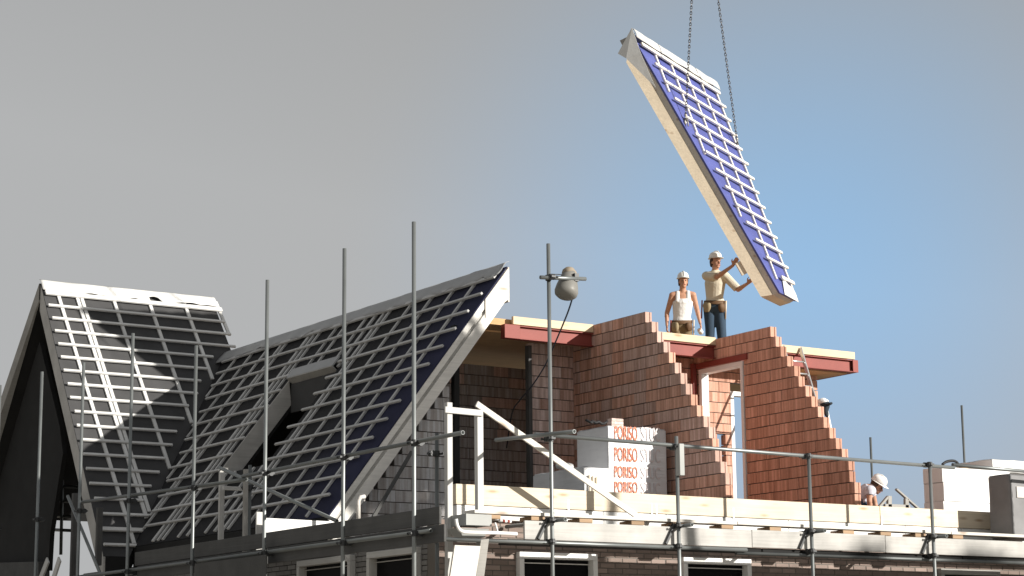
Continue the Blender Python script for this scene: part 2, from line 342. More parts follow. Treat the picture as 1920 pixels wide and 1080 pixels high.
# ---------------------------------------------------------------- clay block walls
def block_mesh(l, h, t):
    l = round(l / .01) * .01; key = ('blk', round(l, 2), h, t)
    if key not in CACHE:
        mb = MB(); a = t * .62; b = t * .74; g = min(.018, l * .2)
        mb.box((-l / 2, 0, -h / 2), (l / 2, a, h / 2)); mb.box((-l / 2, b, -h / 2), (l / 2, t, h / 2)); mb.box((-l / 2 + g, a - .001, -h / 2 + .004), (l / 2 - g, b + .001, h / 2 - .004))
        CACHE[key] = mb.mesh('block')
    return CACHE[key]
def block_wall(name, label, axis, face, courses, t, ch, holes=(), blen=.277, cat='wall', matf=None, seed=1, bed=.013):
    """axis 'Y': wall runs along Y, visible face X=face, body towards +X; axis 'X': runs along X, face Y=face, body towards +Y.
    courses: (z_top, start, end); each block is a piece of its own"""
    rnd = random.Random(seed)
    a0 = min(c[1] for c in courses); z0 = min(c[0] for c in courses) - ch
    base = (face, a0, z0) if axis == 'Y' else (a0, face, z0)
    root = thing(name, base, label, cat)
    core = MB(); segs_all = []
    for i, (zt, s, e) in enumerate(courses):
        zb = zt - ch; segs = [(s, e)]
        for (h0, h1, hz0, hz1) in holes:
            if zb + .03 < hz1 and zt - .03 > hz0:
                ns = []
                for p, q in segs:
                    if h1 <= p or h0 >= q: ns.append((p, q))
                    else:
                        if h0 > p: ns.append((p, h0))
                        if h1 < q: ns.append((h1, q))
                segs = ns
        for p, q in segs:
            if q - p < .03: continue
            lo = min(.025, (q - p) * .3)
            if axis == 'Y': core.box((face + .008, p + lo, zb + .0005), (face + t - .008, q - lo, zt - .006))
            else: core.box((p + lo, face + .008, zb + .0005), (q - lo, face + t - .008, zt - .006))
            x = p; first = True; o = (i % 2) * blen / 2 + rnd.uniform(-.03, .03)
            while x < q - .01:
                l = blen
                if first: l = blen - (o % blen); l = blen if l < .06 else l
                first = False
                y = min(q, x + l)
                if q - y < .06: y = q
                ll = y - x - .003; c = (x + y) / 2; j = rnd.uniform(-.004, .004)
                me = block_mesh(ll, round(ch - bed, 4), t); zc = (zt + zb) / 2 - .003 + rnd.uniform(-.0015, .0015)
                if axis == 'Y':
                    Mx = Matrix(((0, 1, 0, face + j), (1, 0, 0, c), (0, 0, 1, zc), (0, 0, 0, 1))) ; Mx = Mx @ Matrix.Diagonal((1, 1, 1, 1))
                    Mx = Matrix.Translation((face + j, c, zc)) @ Matrix.Rotation(-math.pi / 2, 4, 'Z')
                    px_ = face
                else:
                    Mx = Matrix.Translation((c, face + j, zc)); px_ = c
                Mx = Mx @ Matrix.Rotation(rnd.uniform(-.006, .006), 4, 'Z')
                put('block', me, (matf or blkmat)(px_), root, Mx); x = y
    core.build('mortar_core', M_mort, root)
    return root

def solve_Y(pxx, X, z):      # Y on plane X at height z that shows at pixel column pxx
    lo, hi = 15., 45.
    for _ in range(50):
        m = (lo + hi) / 2
        if pr((X, m, z))[0] > pxx: lo = m
        else: hi = m
    return (lo + hi) / 2

#=================================================================== SETTING
g = MB().add([(-900, -900, 0), (900, -900, 0), (900, 900, 0), (-900, 900, 0)], [(0, 1, 2, 3)]).build('ground', M_grd)
g['kind'] = 'structure'

T52 = math.tan(R(52)); C52 = math.cos(R(52)); S52 = math.sin(R(52))
XW1, XW2, CH = 17.99, 20.33, .167
YB = 21.95                                      # front of the wall plate
ZF = 7.01                                       # attic floor level
Z0 = 3.30                                       # floor inside behind the wall plate
#------------------------------------------------------------------- block walls
xs1 = [1210, 1222, 1232, 1244, 1254, 1265, 1276, 1286, 1296, 1307, 1319, 1329, 1336, 1341, 1351, 1363, 1371, 1378, 1386, 1392]
c1 = []
for i, xp in enumerate(xs1):
    zt = 7.013 - CH * i; c1.append((zt, max(22.2, solve_Y(xp, XW1, zt)), 25.79))
w1 = block_wall('block_wall', 'large stepped red clay block wall behind the printed block pallet', 'Y', XW1, c1, .115, CH, seed=3)
xs2 = [1445, 1454, 1464, 1476, 1489, 1497, 1511, 1521, 1534, 1544, 1555, 1567, 1579, 1591, 1593, 1604, 1606, 1612, 1620, 1628]
c2 = []
for i, xp in enumerate(xs2):
    zt = 6.995 - CH * i; c2.append((zt, max(22.2, solve_Y(xp, XW2, zt)), 25.79))
f0 = onX(1311, 694, XW2); f1 = onX(1394, 675, XW2)
DY0, DY1, DZ = f1.y, f0.y, (f0.z + f1.z) / 2
w2 = block_wall('block_wall', 'stepped red clay block wall pierced by the tall white door frame', 'Y', XW2, c2, .115, CH, holes=[(DY0, DY1, 0, DZ)], seed=4)
# wall across the back of the rooms, facing the street
wx0 = onY(995, 700, 25.8).x
wf = [onY(1370, 735, 25.9), onY(1398, 738, 25.9)]
WZ = wf[0].z
ca = [(6.76 - CH * i, wx0, 22.9) for i in range(21)]
sky0, sky1 = onY(1371, 800, 25.8).x, 22.05
hA = onY(1345, 823, 25.8); hB = onY(1361, 860, 25.8)
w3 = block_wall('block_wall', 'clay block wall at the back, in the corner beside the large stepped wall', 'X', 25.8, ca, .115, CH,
                holes=[(sky0, sky1, 0, WZ), (hA.x, hB.x, hB.z, hA.z)], seed=5)
# dark wall deep inside
cb = [(6.7 - CH * i, 16.06 - (7.6 - .5 - (6.7 - CH * i)) / math.tan(R(52)) + .12, 19.2) for i in range(21)]
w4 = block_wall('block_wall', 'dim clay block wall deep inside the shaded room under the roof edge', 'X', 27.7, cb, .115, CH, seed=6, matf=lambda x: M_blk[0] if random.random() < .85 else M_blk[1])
# gable wall under the corner roof
cg = []
for i in range(16):
    zt = 6.35 - CH * i; s = 16.06 - (7.6 - .47 - zt) / T52 + .10
    if zt < Z0 + .05: break
    cg.append((zt, s, 15.27))
cg = [c for c in cg if c[2] - c[1] > .05]
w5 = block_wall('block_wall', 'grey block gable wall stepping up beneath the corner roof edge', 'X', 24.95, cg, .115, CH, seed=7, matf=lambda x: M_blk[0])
post = bar('dark_post', (15.36, 24.93, Z0), (15.36, 24.93, 6.72), .09, .09, M_dark, up=(0, 1, 0)); tag(post, 'dark brown post at the right end of the grey gable wall', 'post')
lin = bar('door_lining', (wx0 - .05, 25.78, Z0), (wx0 - .05, 25.78, 6.7), .06, .10, M_wdark, up=(0, 1, 0)); tag(lin, 'grey upright lining board at the left end of the back wall', 'board')
# door frame in the second wall
fr = thing('door_frame', (XW2, (DY0 + DY1) / 2, Z0), 'tall white door frame standing in the right-hand stepped block wall', 'door frame')
fw = .075
bar('jamb', (XW2 + .05, DY1 - fw / 2 - .005, Z0), (XW2 + .05, DY1 - fw / 2 - .005, DZ - fw - .004), fw, .14, M_white, fr, up=(1, 0, 0))
bar('jamb', (XW2 + .05, DY0 + fw / 2 + .005, Z0), (XW2 + .05, DY0 + fw / 2 + .005, DZ - fw - .004), fw * .8, .14, M_white, fr, up=(1, 0, 0))
bar('head', (XW2 + .05, DY0 + .005, DZ - fw / 2 - .004), (XW2 + .05, DY1 - .005, DZ - fw / 2 - .004), .14, fw, M_white, fr)
lt = bar('lintel', (XW2 - .012, DY0 - .1, DZ + .05), (XW2 - .012, DY1 + .25, DZ + .05), .05, .09, M_red); tag(lt, 'flat red lintel over the white door frame', 'lintel')
rp = bar('steel_post', (XW2 - .06, DY1 + .07, Z0), (XW2 - .06, DY1 + .07, ZF - .35), .07, .07, M_red, up=(0, 1, 0)); tag(rp, 'slim dark red steel post left of the white door frame', 'post')
# tall window frame in the back wall: sky shows through
fr2 = thing('window_frame', ((sky0 + sky1) / 2, 25.85, Z0), 'narrow white frame seen through the doorway, sky showing through it', 'window frame')
bar('jamb', (sky0 + .035, 25.86, Z0), (sky0 + .035, 25.86, WZ - .074), .07, .13, M_white, fr2, up=(0, 1, 0))
bar('jamb', (sky1 - .035, 25.86, Z0), (sky1 - .035, 25.86, WZ - .074), .07, .13, M_white, fr2, up=(0, 1, 0))
bar('head', (sky0 + .002, 25.86, WZ - .037), (sky1 - .002, 25.86, WZ - .037), .13, .07, M_white, fr2)

#------------------------------------------------------------------- attic floor: steel beams, edge boards, plywood
XF0, XF1, YE = 15.6, onY(1608, 670, 25.23).x, 25.23
def ibeam(name, p0, p1, label, h=.20, wd=.11, plate=None):
    t = thing(name, p0, label, 'steel beam'); p0 = Vector(p0); p1 = Vector(p1)
    d = (p1 - p0).normalized(); side = d.cross(Vector((0, 0, 1)))
    bar('flange', p0 + Vector((0, 0, h / 2 - .007)), p1 + Vector((0, 0, h / 2 - .007)), wd, .014, M_red, t, bev=.002)
    bar('flange', p0 - Vector((0, 0, h / 2 - .007)), p1 - Vector((0, 0, h / 2 - .007)), wd, .014, M_red, t, bev=.002)
    bar('web', p0, p1, .012, h - .03, M_red, t, bev=.002)
    for q in plate or ():
        bar('end_plate', q - d * .006, q + d * .006, wd + .004, h + .004, M_red, t, bev=.002)
    return t
zs = ZF - .12 - .012 - .10
b1a = Vector((onY(946, 610, YE).x, YE + .055, zs)); b1b = Vector((XW1 - .004, YE + .055, zs))
ibeam('steel_beam', b1a, b1b, 'dull red steel beam under the pale board left of the large stepped wall')
e1 = bar('steel_box_end', (b1a.x - .01, YE + .035, zs), (onY(974, 612, YE).x, YE + .035, zs), .11, .205, M_red, None); tag(e1, 'dull red steel box end at the beam tip beside the corner roof', 'steel end')
ibeam('steel_beam', (XW1 + .12, YE + .055, zs), (XW2 - .004, YE + .055, zs), 'red steel beam below the two standing workers, between the stepped walls')
ibeam('steel_beam', (XW2 + .12, YE + .055, zs), (XF1 - .115, YE + .055, zs), 'red steel beam jutting out right of the second stepped wall')
ibeam('steel_beam', (XF1 - .055, YE + .0, zs), (XF1 - .055, 29.4, zs), 'red steel beam along the free right-hand edge of the attic floor', plate=[Vector((XF1 - .055, YE, zs))])
for a, b, lab in ((onY(962, 590, YE).x, XW1 - .005, 'pale edge board on the attic floor left of the large stepped wall'),
                  (XW1 + .119, XW2 - .005, 'pale edge board at the feet of the two standing workers'),
                  (XW2 + .119, XF1 - .06, 'pale edge board at the far right of the attic floor')):
    tag(bar('edge_board', (a, YE + .02, ZF - .06), (b, YE + .02, ZF - .06), .05, .12, M_pinee, None), lab, 'board')
fl = MB()
for a, b in ((XF0 + .55, XW1 - .002), (XW1 + .117, XW2 - .002), (XW2 + .117, XF1 - .125)):
    fl.box((a, YE + .12, ZF - .126), (b, 25.795, ZF - .03))
fl.box((XF0 + .55, 25.92, ZF - .126), (XF1 - .125, 30.2, ZF - .03))
flo = fl.build('attic_floor', M_ply); tag(flo, 'plywood attic floor deck carried by the red steel beams', 'floor deck')
jn = 0
for j in range(7):
    xx = 20.75 + j * .42
    if xx > XF1 - .2: break
    o = bar('joist', (xx, 25.93, ZF - .127 - .07), (xx, 29.3, ZF - .127 - .07), .05, .14, M_pine, flo)
MB().box((XW2 + .13, YE + .13, ZF - .345), (XF1 - .125, 29.3, ZF - .33)).build('soffit', M_ply, flo)
#------------------------------------------------------------------- inside floor
fi = MB().box((13.45, YB + .25, Z0 - .2), (27.5, 31.0, Z0)).build('room_floor', M_fdark); tag(fi, None, None); fi['kind'] = 'structure'

#=================================================================== ROOFS
def P2(u, y, n=0):          # corner roof: u metres down the slope from the ridge, y along it, n off the surface
    return Vector((16.06 - u * C52 - n * S52, y, 7.60 - u * S52 + n * C52))
RY0, RY1 = 24.64, 34.02
LEN2 = (7.60 - 3.92) / S52
# valley: plane of the left roof z = 7.6 + T52*(y-34.0)
def valley_y(u): return 34.0 - u * C52
def PL(u, x, n=0):          # left roof: u down the slope from its ridge (z 8.785, y 34.92)
    return Vector((x, 34.925 - u * C52 - n * S52, 8.785 - u * S52 + n * C52))
ULV = (8.785 - 7.6) / S52   # where the corner ridge meets it
def valley_x(u): return 16.07 - max(0, (u - ULV)) * C52
LENL = (8.785 - 3.75) / S52

roof2 = thing('roof_slab', (14.0, RY0, 3.6), 'shaded corner roof slab with blue underlay, battens and open pale edge', 'roof')
# opening
OU0, OU1 = .5, 4.0
Pt = onP(640, 690, P2(0, 30), Vector((-T52, 0, 1))); Pl = onP(546, 716, P2(0, 30), Vector((-T52, 0, 1)))
OY0, OY1 = Pt.y + .12, Pl.y; OU0 = (16.06 - (Pt.x + Pl.x) / 2) / C52; OU1 = OU0 + 1.95
def sheet(polys, name, m, parent, thick=.012, Pf=P2):
    mb = MB()
    for q in polys: mb.loft([Pf(u, y, 0) for u, y in q], [Pf(u, y, -thick) for u, y in q])
    return mb.build(name, m, parent)
pol = [[(0, RY0), (LEN2, RY0), (LEN2, OY0), (0, OY0)], [(0, OY0), (OU0, OY0), (OU0, OY1), (0, OY1)], [(OU1, OY0), (LEN2, OY0), (LEN2, OY1), (OU1, OY1)],
       [(0, OY1), (LEN2, OY1), (LEN2, valley_y(LEN2)), (0, valley_y(0))]]
sheet(pol, 'underlay', M_und2, roof2)
# body below the sheet (vertical ridge cut), in the same four fields; visible edge strips at the open end
def vert(u, y, dz): p = P2(u, y); p.z -= dz; return p
def vbody(polys, dz0, dz1, name, m, parent, Pf=None):
    mb = MB(); Pf = Pf or vert
    for q in polys: mb.loft([Pf(u, y, dz0) for u, y in q], [Pf(u, y, dz1) for u, y in q])
    return mb.build(name, m, parent)
pb = [[(u, max(y, RY0 + .05)) for u, y in q] for q in pol]
vbody(pb, .022, .455, 'insulation', M_dark, roof2)
for a, b, y0, nm in ((.03, .16, RY0, 'edge_beam'), (.162, .235, RY0 + .03, 'edge_web'), (.237, .47, RY0 - .006, 'edge_beam')):
    mb = MB(); U1 = LEN2 - .04
    A = [(0, a), (U1, a), (U1, b), (0, b)]
    mb.loft([vert(u, y0, d) for u, d in A], [vert(u, RY0 + .049, d) for u, d in A]); o = mb.build(nm, M_edge if nm == 'edge_beam' else M_fasc, roof2)
# triangular ply gusset at the tip
mb = MB(); A = [(.0, .04), (.62, .03), (.62, .30), (.0, .49)]
mb.loft([vert(u, RY0 - .022, d) for u, d in A], [vert(u, RY0 - .0065, d) for u, d in A]); mb.build('gusset', M_pinew, roof2)
mb = MB(); mb.box((16.062, RY0 - .02, 7.08), (16.085, RY0 + 1.2, 7.585)); mb.build('ridge_board', M_pinew, roof2)
# battens
rows = [.24 + .3385 * i for i in range(14)]
rnd = random.Random(5)
for i, u in enumerate(rows):
    y0 = RY0 + .02 + .024 * i + rnd.uniform(-.02, .02); y1 = valley_y(u) - .22 + rnd.uniform(-.05, .05)
    if u > LEN2 - .05: break
    segs = [(y0, y1)]
    if OU0 - .03 < u < OU1 + .05: segs = [(y0, OY0 + .06 + rnd.uniform(-.03, .03)), (OY1 + .02, y1)]
    wd = .065 if i == 0 else .040
    for a, b in segs:
        if b - a < .15: continue
        if b - a > 5:
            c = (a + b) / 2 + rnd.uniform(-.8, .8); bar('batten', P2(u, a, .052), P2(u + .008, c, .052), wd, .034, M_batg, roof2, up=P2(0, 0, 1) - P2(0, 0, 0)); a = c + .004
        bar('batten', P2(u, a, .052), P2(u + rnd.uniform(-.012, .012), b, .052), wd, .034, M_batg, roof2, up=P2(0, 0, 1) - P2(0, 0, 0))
nrm2 = Vector((-T52, 0, 1))
cy = []
for xp in (880, 840, 800, 762, 722, 712, 695, 677, 640, 622, 590, 580, 570, 527, 518, 492, 462, 432):
    cy.append(onP(xp, 527 + (930 - xp) * .31 + 8, P2(0, 30), nrm2).y)
for k, y in enumerate(cy):
    if y > 33.6: continue
    ue = min(LEN2 - .03, (34.0 - y - .12) / C52)
    if k < 5: ue = min(ue, .5 + (y - RY0 - .1) / .024 * .3385 if y - RY0 < .4 else ue)
    segs = [(.16, ue)]
    if OY0 - .03 < y < OY1 + .03: segs = [(.16, OU0 - .03), (OU1 + .03, ue)]
    for a, b in segs:
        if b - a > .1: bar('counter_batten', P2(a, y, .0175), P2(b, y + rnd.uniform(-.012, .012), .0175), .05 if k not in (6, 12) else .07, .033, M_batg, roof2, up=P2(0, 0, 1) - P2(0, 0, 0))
# opening lining
op = thing('roof_opening_lining', P2(OU1, (OY0 + OY1) / 2), 'pale board lining of the large window opening in the corner roof', 'lining')
mb = MB(); A = [(OU0 + .02, OY1 - .03), (OU1, OY1 - .03), (OU1, OY1 - .004), (OU0 + .02, OY1 - .004)]
mb.loft([P2(u, y, .05) for u, y in A], [vert(u, y, .36) for u, y in A]); mb.build('side_board', M_fasc, op)
A = [(OU0 + .003, OY0 + .03), (OU0 + .03, OY0 + .03), (OU0 + .03, OY1 - .032), (OU0 + .003, OY1 - .032)]
mb = MB(); mb.loft([P2(u, y, .10) for u, y in A], [P2(u, y, -.25) for u, y in A]); mb.build('head_board', M_weath, op)
A = [(OU0 - .20, OY0 + .03), (OU0 + .0, OY0 + .03), (OU0 + .0, OY1 + .02), (OU0 - .20, OY1 + .05)]
mb = MB(); mb.loft([P2(u, y, .075) for u, y in A], [P2(u, y, .10) for u, y in A]); mb.build('flashing_sheet', M_foilg, op)
a_ = P2(OU0 + .031, OY0 + .03); b_ = P2(OU0 + .031, OY1 - .034)
mb = MB(); mb.box((a_.x, a_.y, a_.z - .48), (a_.x + .03, b_.y, a_.z - .02)); mb.build('front_panel', mat('charcoal_board', (.055, .055, .056), .8), op)
mb = MB(); mb.box((15.9, 27.85, Z0), (15.95, 33.7, 7.0)); mb.build('shade_backing', M_dark, op)  # near-black backing put in to make the opening look deep in shade
# ridge foil draped over the corner ridge
def drape(Pf, a0, a1, d0, name, m, parent, back=.12, seed=1, n=90, lift=.06):
    rr = random.Random(seed); me = MB(); rings = []
    for i in range(n + 1):
        y = a0 + (a1 - a0) * i / n; d = d0 * (1 + .35 * noise.noise((y * 1.1, seed, 0)) + .22 * noise.noise((y * 4.3, seed, 7)) - (.22 if noise.noise((y * 2.3, 3, seed)) > .28 else 0))
        row = []
        for k, q in enumerate((0, .25, .5, .75, 1)):
            row.append(Pf(q * d, y, lift + .022 * noise.noise((y * 2.5, q * 2, seed)) + .035 * q * abs(noise.noise((y * 1.7, 9, seed)))))
        bk = Pf(-.05, y, lift * .6) + Vector((0, 0, 0)); row = [bk] + row
        rings.append(row)
    k = 6; v = [p for r in rings for p in r]; f = [(i * k + j, i * k + j + 1, (i + 1) * k + j + 1, (i + 1) * k + j) for i in range(n) for j in range(k - 1)]
    me.add(v, f); o = me.build(name, m, parent, True)
    sm = o.modifiers.new('thickness', 'SOLIDIFY'); sm.thickness = .006
    return o
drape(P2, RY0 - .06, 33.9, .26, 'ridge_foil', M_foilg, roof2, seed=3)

# ---- left roof (ridge along X)
roofL = thing('roof_slab', (14.5, 32.5, 3.6), 'far left roof slope, sunlit, with pale foil along its ridge', 'roof')
LX0, LX1 = 12.92, 16.24
def lx0(u): return LX0 - .045 * u       # verge leans very slightly
A = [(0, lx0(0)), (0, LX1), (ULV + .1, LX1), (ULV, valley_x(ULV)), (LENL, valley_x(LENL)), (LENL, lx0(LENL))]
mb = MB(); mb.loft([PL(u, x, 0) for u, x in A], [PL(u, x, -.012) for u, x in A]); mb.build('underlay', M_undg, roofL)
def vertL(u, x, dz): p = PL(u, x); p.z -= dz; return p
A2 = [(0, lx0(0) + .03), (0, LX1 - .02), (ULV + .1, LX1 - .02), (ULV, valley_x(ULV) - .05), (LENL, valley_x(LENL) - .05), (LENL, lx0(LENL) + .03)]
mb = MB(); mb.loft([vertL(u, x, .022) for u, x in A2], [vertL(u, x, .36) for u, x in A2]); mb.build('insulation', M_dark, roofL)
mb = MB(); A3 = [(0, 0.022), (LENL, .022), (LENL, .50), (0, .50)]
mb.loft([vertL(u, lx0(u) - .004, d) for u, d in A3], [vertL(u, lx0(u) + .028, d) for u, d in A3]); mb.build('verge_board', M_fasc, roofL)
rowsL = [.30 + .3275 * i for i in range(19)]
upL = PL(0, 0, 1) - PL(0, 0, 0)
for i, u in enumerate(rowsL):
    if u > LENL - .1: break
    x0 = lx0(u) + .03 + rnd.uniform(-.015, .015); x1 = (LX1 + .06 if u < ULV + .05 else valley_x(u) - .20) + rnd.uniform(-.03, .03)
    if i > 15: x1 = lx0(u) + 1.05
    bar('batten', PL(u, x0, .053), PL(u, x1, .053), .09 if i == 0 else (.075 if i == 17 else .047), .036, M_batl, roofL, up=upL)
for k, (xp, ue) in enumerate(((110, 9), (144, 9), (152, 9), (211, 5.0), (276, 4.0), (341, 2.6), (401, .95))):
    X = onP(xp, 560, PL(0, 0), Vector((0, -T52, 1))).x; ue2 = min(LENL - .05, ue, ULV + max(0, (16.07 - X - .05) / C52) if X < 16.07 else .95)
    bar('counter_batten', PL(.05, X, .0175), PL(ue2, X + .03, .0175), .062, .034, M_batl, roofL, up=upL)
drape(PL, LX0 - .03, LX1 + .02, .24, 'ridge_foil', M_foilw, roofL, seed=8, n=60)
# back slope of the same roof
roofB = thing('roof_slab', (13.5, 37.5, 5.0), 'shaded back slope of the far left roof, seen edge on', 'roof')
def PB(u, x, dz=0): return Vector((x, 34.925 + u * C52, 8.785 - u * S52 - dz))
mb = MB(); A = [(0.01, LX0 - .02), (0.01, LX1), (2.1, LX1), (2.1, 15.2), (4.6, 15.2), (4.6, LX0 - .1)]
mb.loft([PB(u, x, 0) for u, x in A], [PB(u, x, .30) for u, x in A]); mb.build('slab', M_dark, roofB)
mb = MB(); A = [(0.01, 0), (4.6, 0), (4.6, .32), (.01, .32)]
mb.loft([PB(u, LX0 - .03 - .045 * u, d) for u, d in A], [PB(u, LX0 - .005, d) for u, d in A]); mb.build('verge_board', M_weath, roofB)
# dark sheet as the inner shade of the open gable, gap to the right
q = [onX(x, y, 13.05) for x, y in ((74, 640), (-30, 1000), (-30, 1070), (90, 1070), (94, 1000), (118, 850), (112, 800))]
mb = MB(); mb.loft(q, [p + Vector((.08, 0, 0)) for p in q]); gi = mb.build('gable_shade_panel', M_dark); tag(gi, 'dark sheet standing in for the shade inside the far left gable', 'shade panel')
q = [onX(x, y, 12.9) for x, y in ((-40, 1056), (72, 1053), (72, 1090), (-40, 1092))]
mb = MB(); mb.loft(q, [p + Vector((.2, 0, 0)) for p in q]); o = mb.build('gable_beam', M_wdark); tag(o, 'dark beam across the foot of the far left gable', 'beam')
# gable bars in the gap (temporary rail frame)
gf = thing('guard_frame', onX(118, 1000, 14.2), 'dark rail frame in the bright gap of the far left gable', 'guard frame')
for a, b in (((100, 911), (145, 913)), ((100, 938), (145, 941)), ((98, 967), (140, 969)), ((92, 993), (140, 995))):
    tubeobj('rail', onX(*a, 14.2), onX(*b, 14.2), .03, M_tubed, gf)
tubeobj('upright', onX(117, 900, 14.15), onX(114, 1040, 14.15), .03, M_tubed, gf)

#=================================================================== HANGING ROOF PANEL
Pp = dep(1481, 533, 33.3); SP = .2822
rv = Vector((.092, -.354, -.931)).normalized(); bv = Vector((.912, .405, -.064)); bv = (bv - rv * bv.dot(rv)).normalized()
nv = -bv.cross(rv); nv.normalize()
def H(u, v, n=0): return Pp - rv * u - bv * v + nv * n        # u up the slope, v to the left, n outwards
def wl(u): i = 13 - u / SP; return (2.52 - .1475 * i) * .993
UT, UBm = 13.72 * SP, -1.05 * SP
panel = thing('roof_panel', H(UBm, .3, -.3), 'blue battened roof panel hanging from two crane chains', 'roof panel')
def hpoly(n, top, inset=0, ub=UBm): return [H(top, -.02, n), H(top, wl(top) + .14 - inset, n), H(ub, wl(ub) + .14 - inset, n), H(ub, -.02, n)]
def hlayer(n0, n1, name, m, inset=0, ub0=UBm, ub1=UBm, u0=None):
    mb = MB(); t0 = UT + n0 * 1.28; t1 = UT + n1 * 1.28
    mb.loft(hpoly(n0, t0, inset, ub0), hpoly(n1, t1, inset, ub1)); return mb.build(name, m, panel)
hlayer(0, -.03, 'underlay', M_undb)
hlayer(-.0305, -.125, 'upper_edge_board', M_pinew, inset=.014, ub0=UBm + .02, ub1=UBm + .02)
mb = MB(); mb.loft(hpoly(-.1255, UT - .1255 * 1.28, -.004, UBm + .02), hpoly(-.285, UT - .285 * 1.28, -.075, UBm + .05)); mb.build('lower_edge_board', M_pine, panel)  # side splayed outward so that it catches the sun
dc = pr(H(.55, wl(.55) + .24, -.33))[2] + .07
bar('cleat', dep(1384, 491, dc), dep(1397, 514, dc), .11, .09, M_pine, panel, up=FW)
hlayer(-.2855, -.30, 'bottom_sheet', M_pine, inset=.03, ub0=UBm + .05, ub1=UBm + .06)
for i in range(14):
    u = (13 - i) * SP; L0 = wl(u) + rnd.uniform(-.02, .02)
    if i == 0: L0 = wl(u) + .10
    if i == 13: L0 = .40
    hh = .062 if i in (0, 13) else .042
    bar('batten', H(u, L0, .052), H(u, -.05 + rnd.uniform(-.02, .02), .052), hh, .034, M_batw, panel, up=nv)
for k, v in enumerate((.03, .56, 1.08, 1.60, 2.12)):
    ub = max(UBm + .05, 0)
    # stop where the oblique edge is met
    i_end = (2.52 - (v + .02) / .993) / .1475; ub = UBm + .04 if k == 0 else max(UBm + .04, (13 - i_end) * SP - .02)
    bar('counter_batten', H(UT - .1, v, .0175), H(ub, v, .0175), .04, .033, M_batw, panel, up=nv)
# foil over the ridge end
n_ = 24; v = []; f = []
for i in range(n_ + 1):
    vv = -.03 + (wl(UT) + .2) * i / n_
    for j, (u, nn) in enumerate(((UT - .16 + .03 * noise.noise((vv * 3, 0, 0)), .085), (UT - .09, .09 + .02 * noise.noise((vv * 2, 4, 0))), (UT + .0, .085 + .015 * noise.noise((vv * 4, 1, 0))), (UT + .02 - (.02 if i % 5 == 0 else 0), .06))):
        v.append(H(u, vv, nn))
f = [(i * 4 + j, i * 4 + j + 1, (i + 1) * 4 + j + 1, (i + 1) * 4 + j) for i in range(n_) for j in range(3)]
mb = MB(); mb.add(v, f); o = mb.build('ridge_foil', M_foilw, panel, True); o.modifiers.new('thickness', 'SOLIDIFY').thickness = .008
# loose flap wrapped round the corner and hanging off to the left
vL = wl(UT) + .14
mb = MB(); A = [H(UT + .02, vL + .05, .07), H(UT - .42, vL + .0, .04), H(UT - 1.0, vL - .16, .01), H(UT - .40, vL + .045, -.2), H(UT - .25, vL + .05, -.30)]
mb.add(A, [(0, 1, 3, 4), (1, 2, 3)]); o = mb.build('corner_wrap', M_foilw, panel); o.modifiers.new('thickness', 'SOLIDIFY').thickness = .008
e = Pp
dd = pr(H(UT, vL, 0))[2]
fq = [dep(1190, 62, dd + .02), dep(1162, 76, dd + .12), dep(1178, 106, dd + .14), dep(1186, 92, dd + .04)]
mb = MB(); mb.add(fq, [(0, 1, 2, 3)]); o = mb.build('loose_flap', M_foilg, panel); o.modifiers.new('thickness', 'SOLIDIFY').thickness = .008
# torn white foil at the lower end
mb = MB(); A = [H(UBm - .01, .45, .012), H(UBm + .33, .30, .02), H(UBm + .20, .22, .05), H(UBm + .18, .05, .04), H(UBm + .12, -.03, .02), H(UBm - .03, -.04, .01)]
mb.add(A, [(0, 1, 2), (0, 2, 3, 5), (3, 4, 5)]); o = mb.build('foil_scrap', M_foilw, panel); o.modifiers.new('thickness', 'SOLIDIFY').thickness = .006
# chains
def surf(x, y): return onP(x, y, H(0, 0, .02), nv)
cA = surf(1285, 228); cB = onP(1383, 272, H(0, 0, .05), nv)
apex = dep(1311, -268, (pr(cA)[2] + pr(cB)[2]) / 2)
def chain(p0, p1, label):
    p0 = Vector(p0); p1 = Vector(p1); d = p1 - p0; L_ = d.length; d.normalize(); a = d.orthogonal().normalized(); b = d.cross(a)
    pitch = .046; n = int(L_ / pitch); mb = MB(); ro, rw, wr = .031, .016, .0062
    for i in range(n):
        c = p0 + d * (pitch * (i + .5)); s_ = a if i % 2 else b; rings = []
        t_ = d.cross(s_)
        for k in range(10):
            th = 2 * math.pi * k / 10; ctr = c + d * ro * math.cos(th) + s_ * rw * math.sin(th); rad = (d * math.cos(th) + s_ * math.sin(th)).normalized()
            rings.append([ctr + (rad * math.cos(q) + t_ * math.sin(q)) * wr for q in [2 * math.pi * m_ / 5 for m_ in range(5)]])
        rings.append(rings[0]); mb.ring(rings, False)
    root = thing('lifting_chain', p0, label, 'chain', 'crane chains')
    mb.build('chain_links', M_chain, root)
    hk = MB(); hk.path([p0 + d * .10, p0 + d * .05 + a * .03, p0 + a * .035 - d * .02, p0 - d * .055, p0 - a * .03 - d * .02, p0 - a * .028 + d * .02], [.014, .016, .018, .016, .013, .009], 8)
    hk.ball(p0 + d * .10, .026); hk.build('hook', M_chainl, root, True)
    return root
chain(cA, apex, 'left crane chain hooked into the middle of the blue roof panel')
chain(cB, apex, 'right crane chain hooked to the right edge of the blue roof panel')
bl = thing('crane_hook', apex, 'crane hook block above the hanging roof panel', 'crane hook')
MB().lathe([(-.02, .05), (.05, .09), (.25, .11), (.35, .05)], Matrix.Translation(apex), 16).build('block', M_coup, bl, True)
tubeobj('cable', apex + Vector((0, 0, .34)), apex + Vector((0, 0, 9)), .012, M_coup, bl)
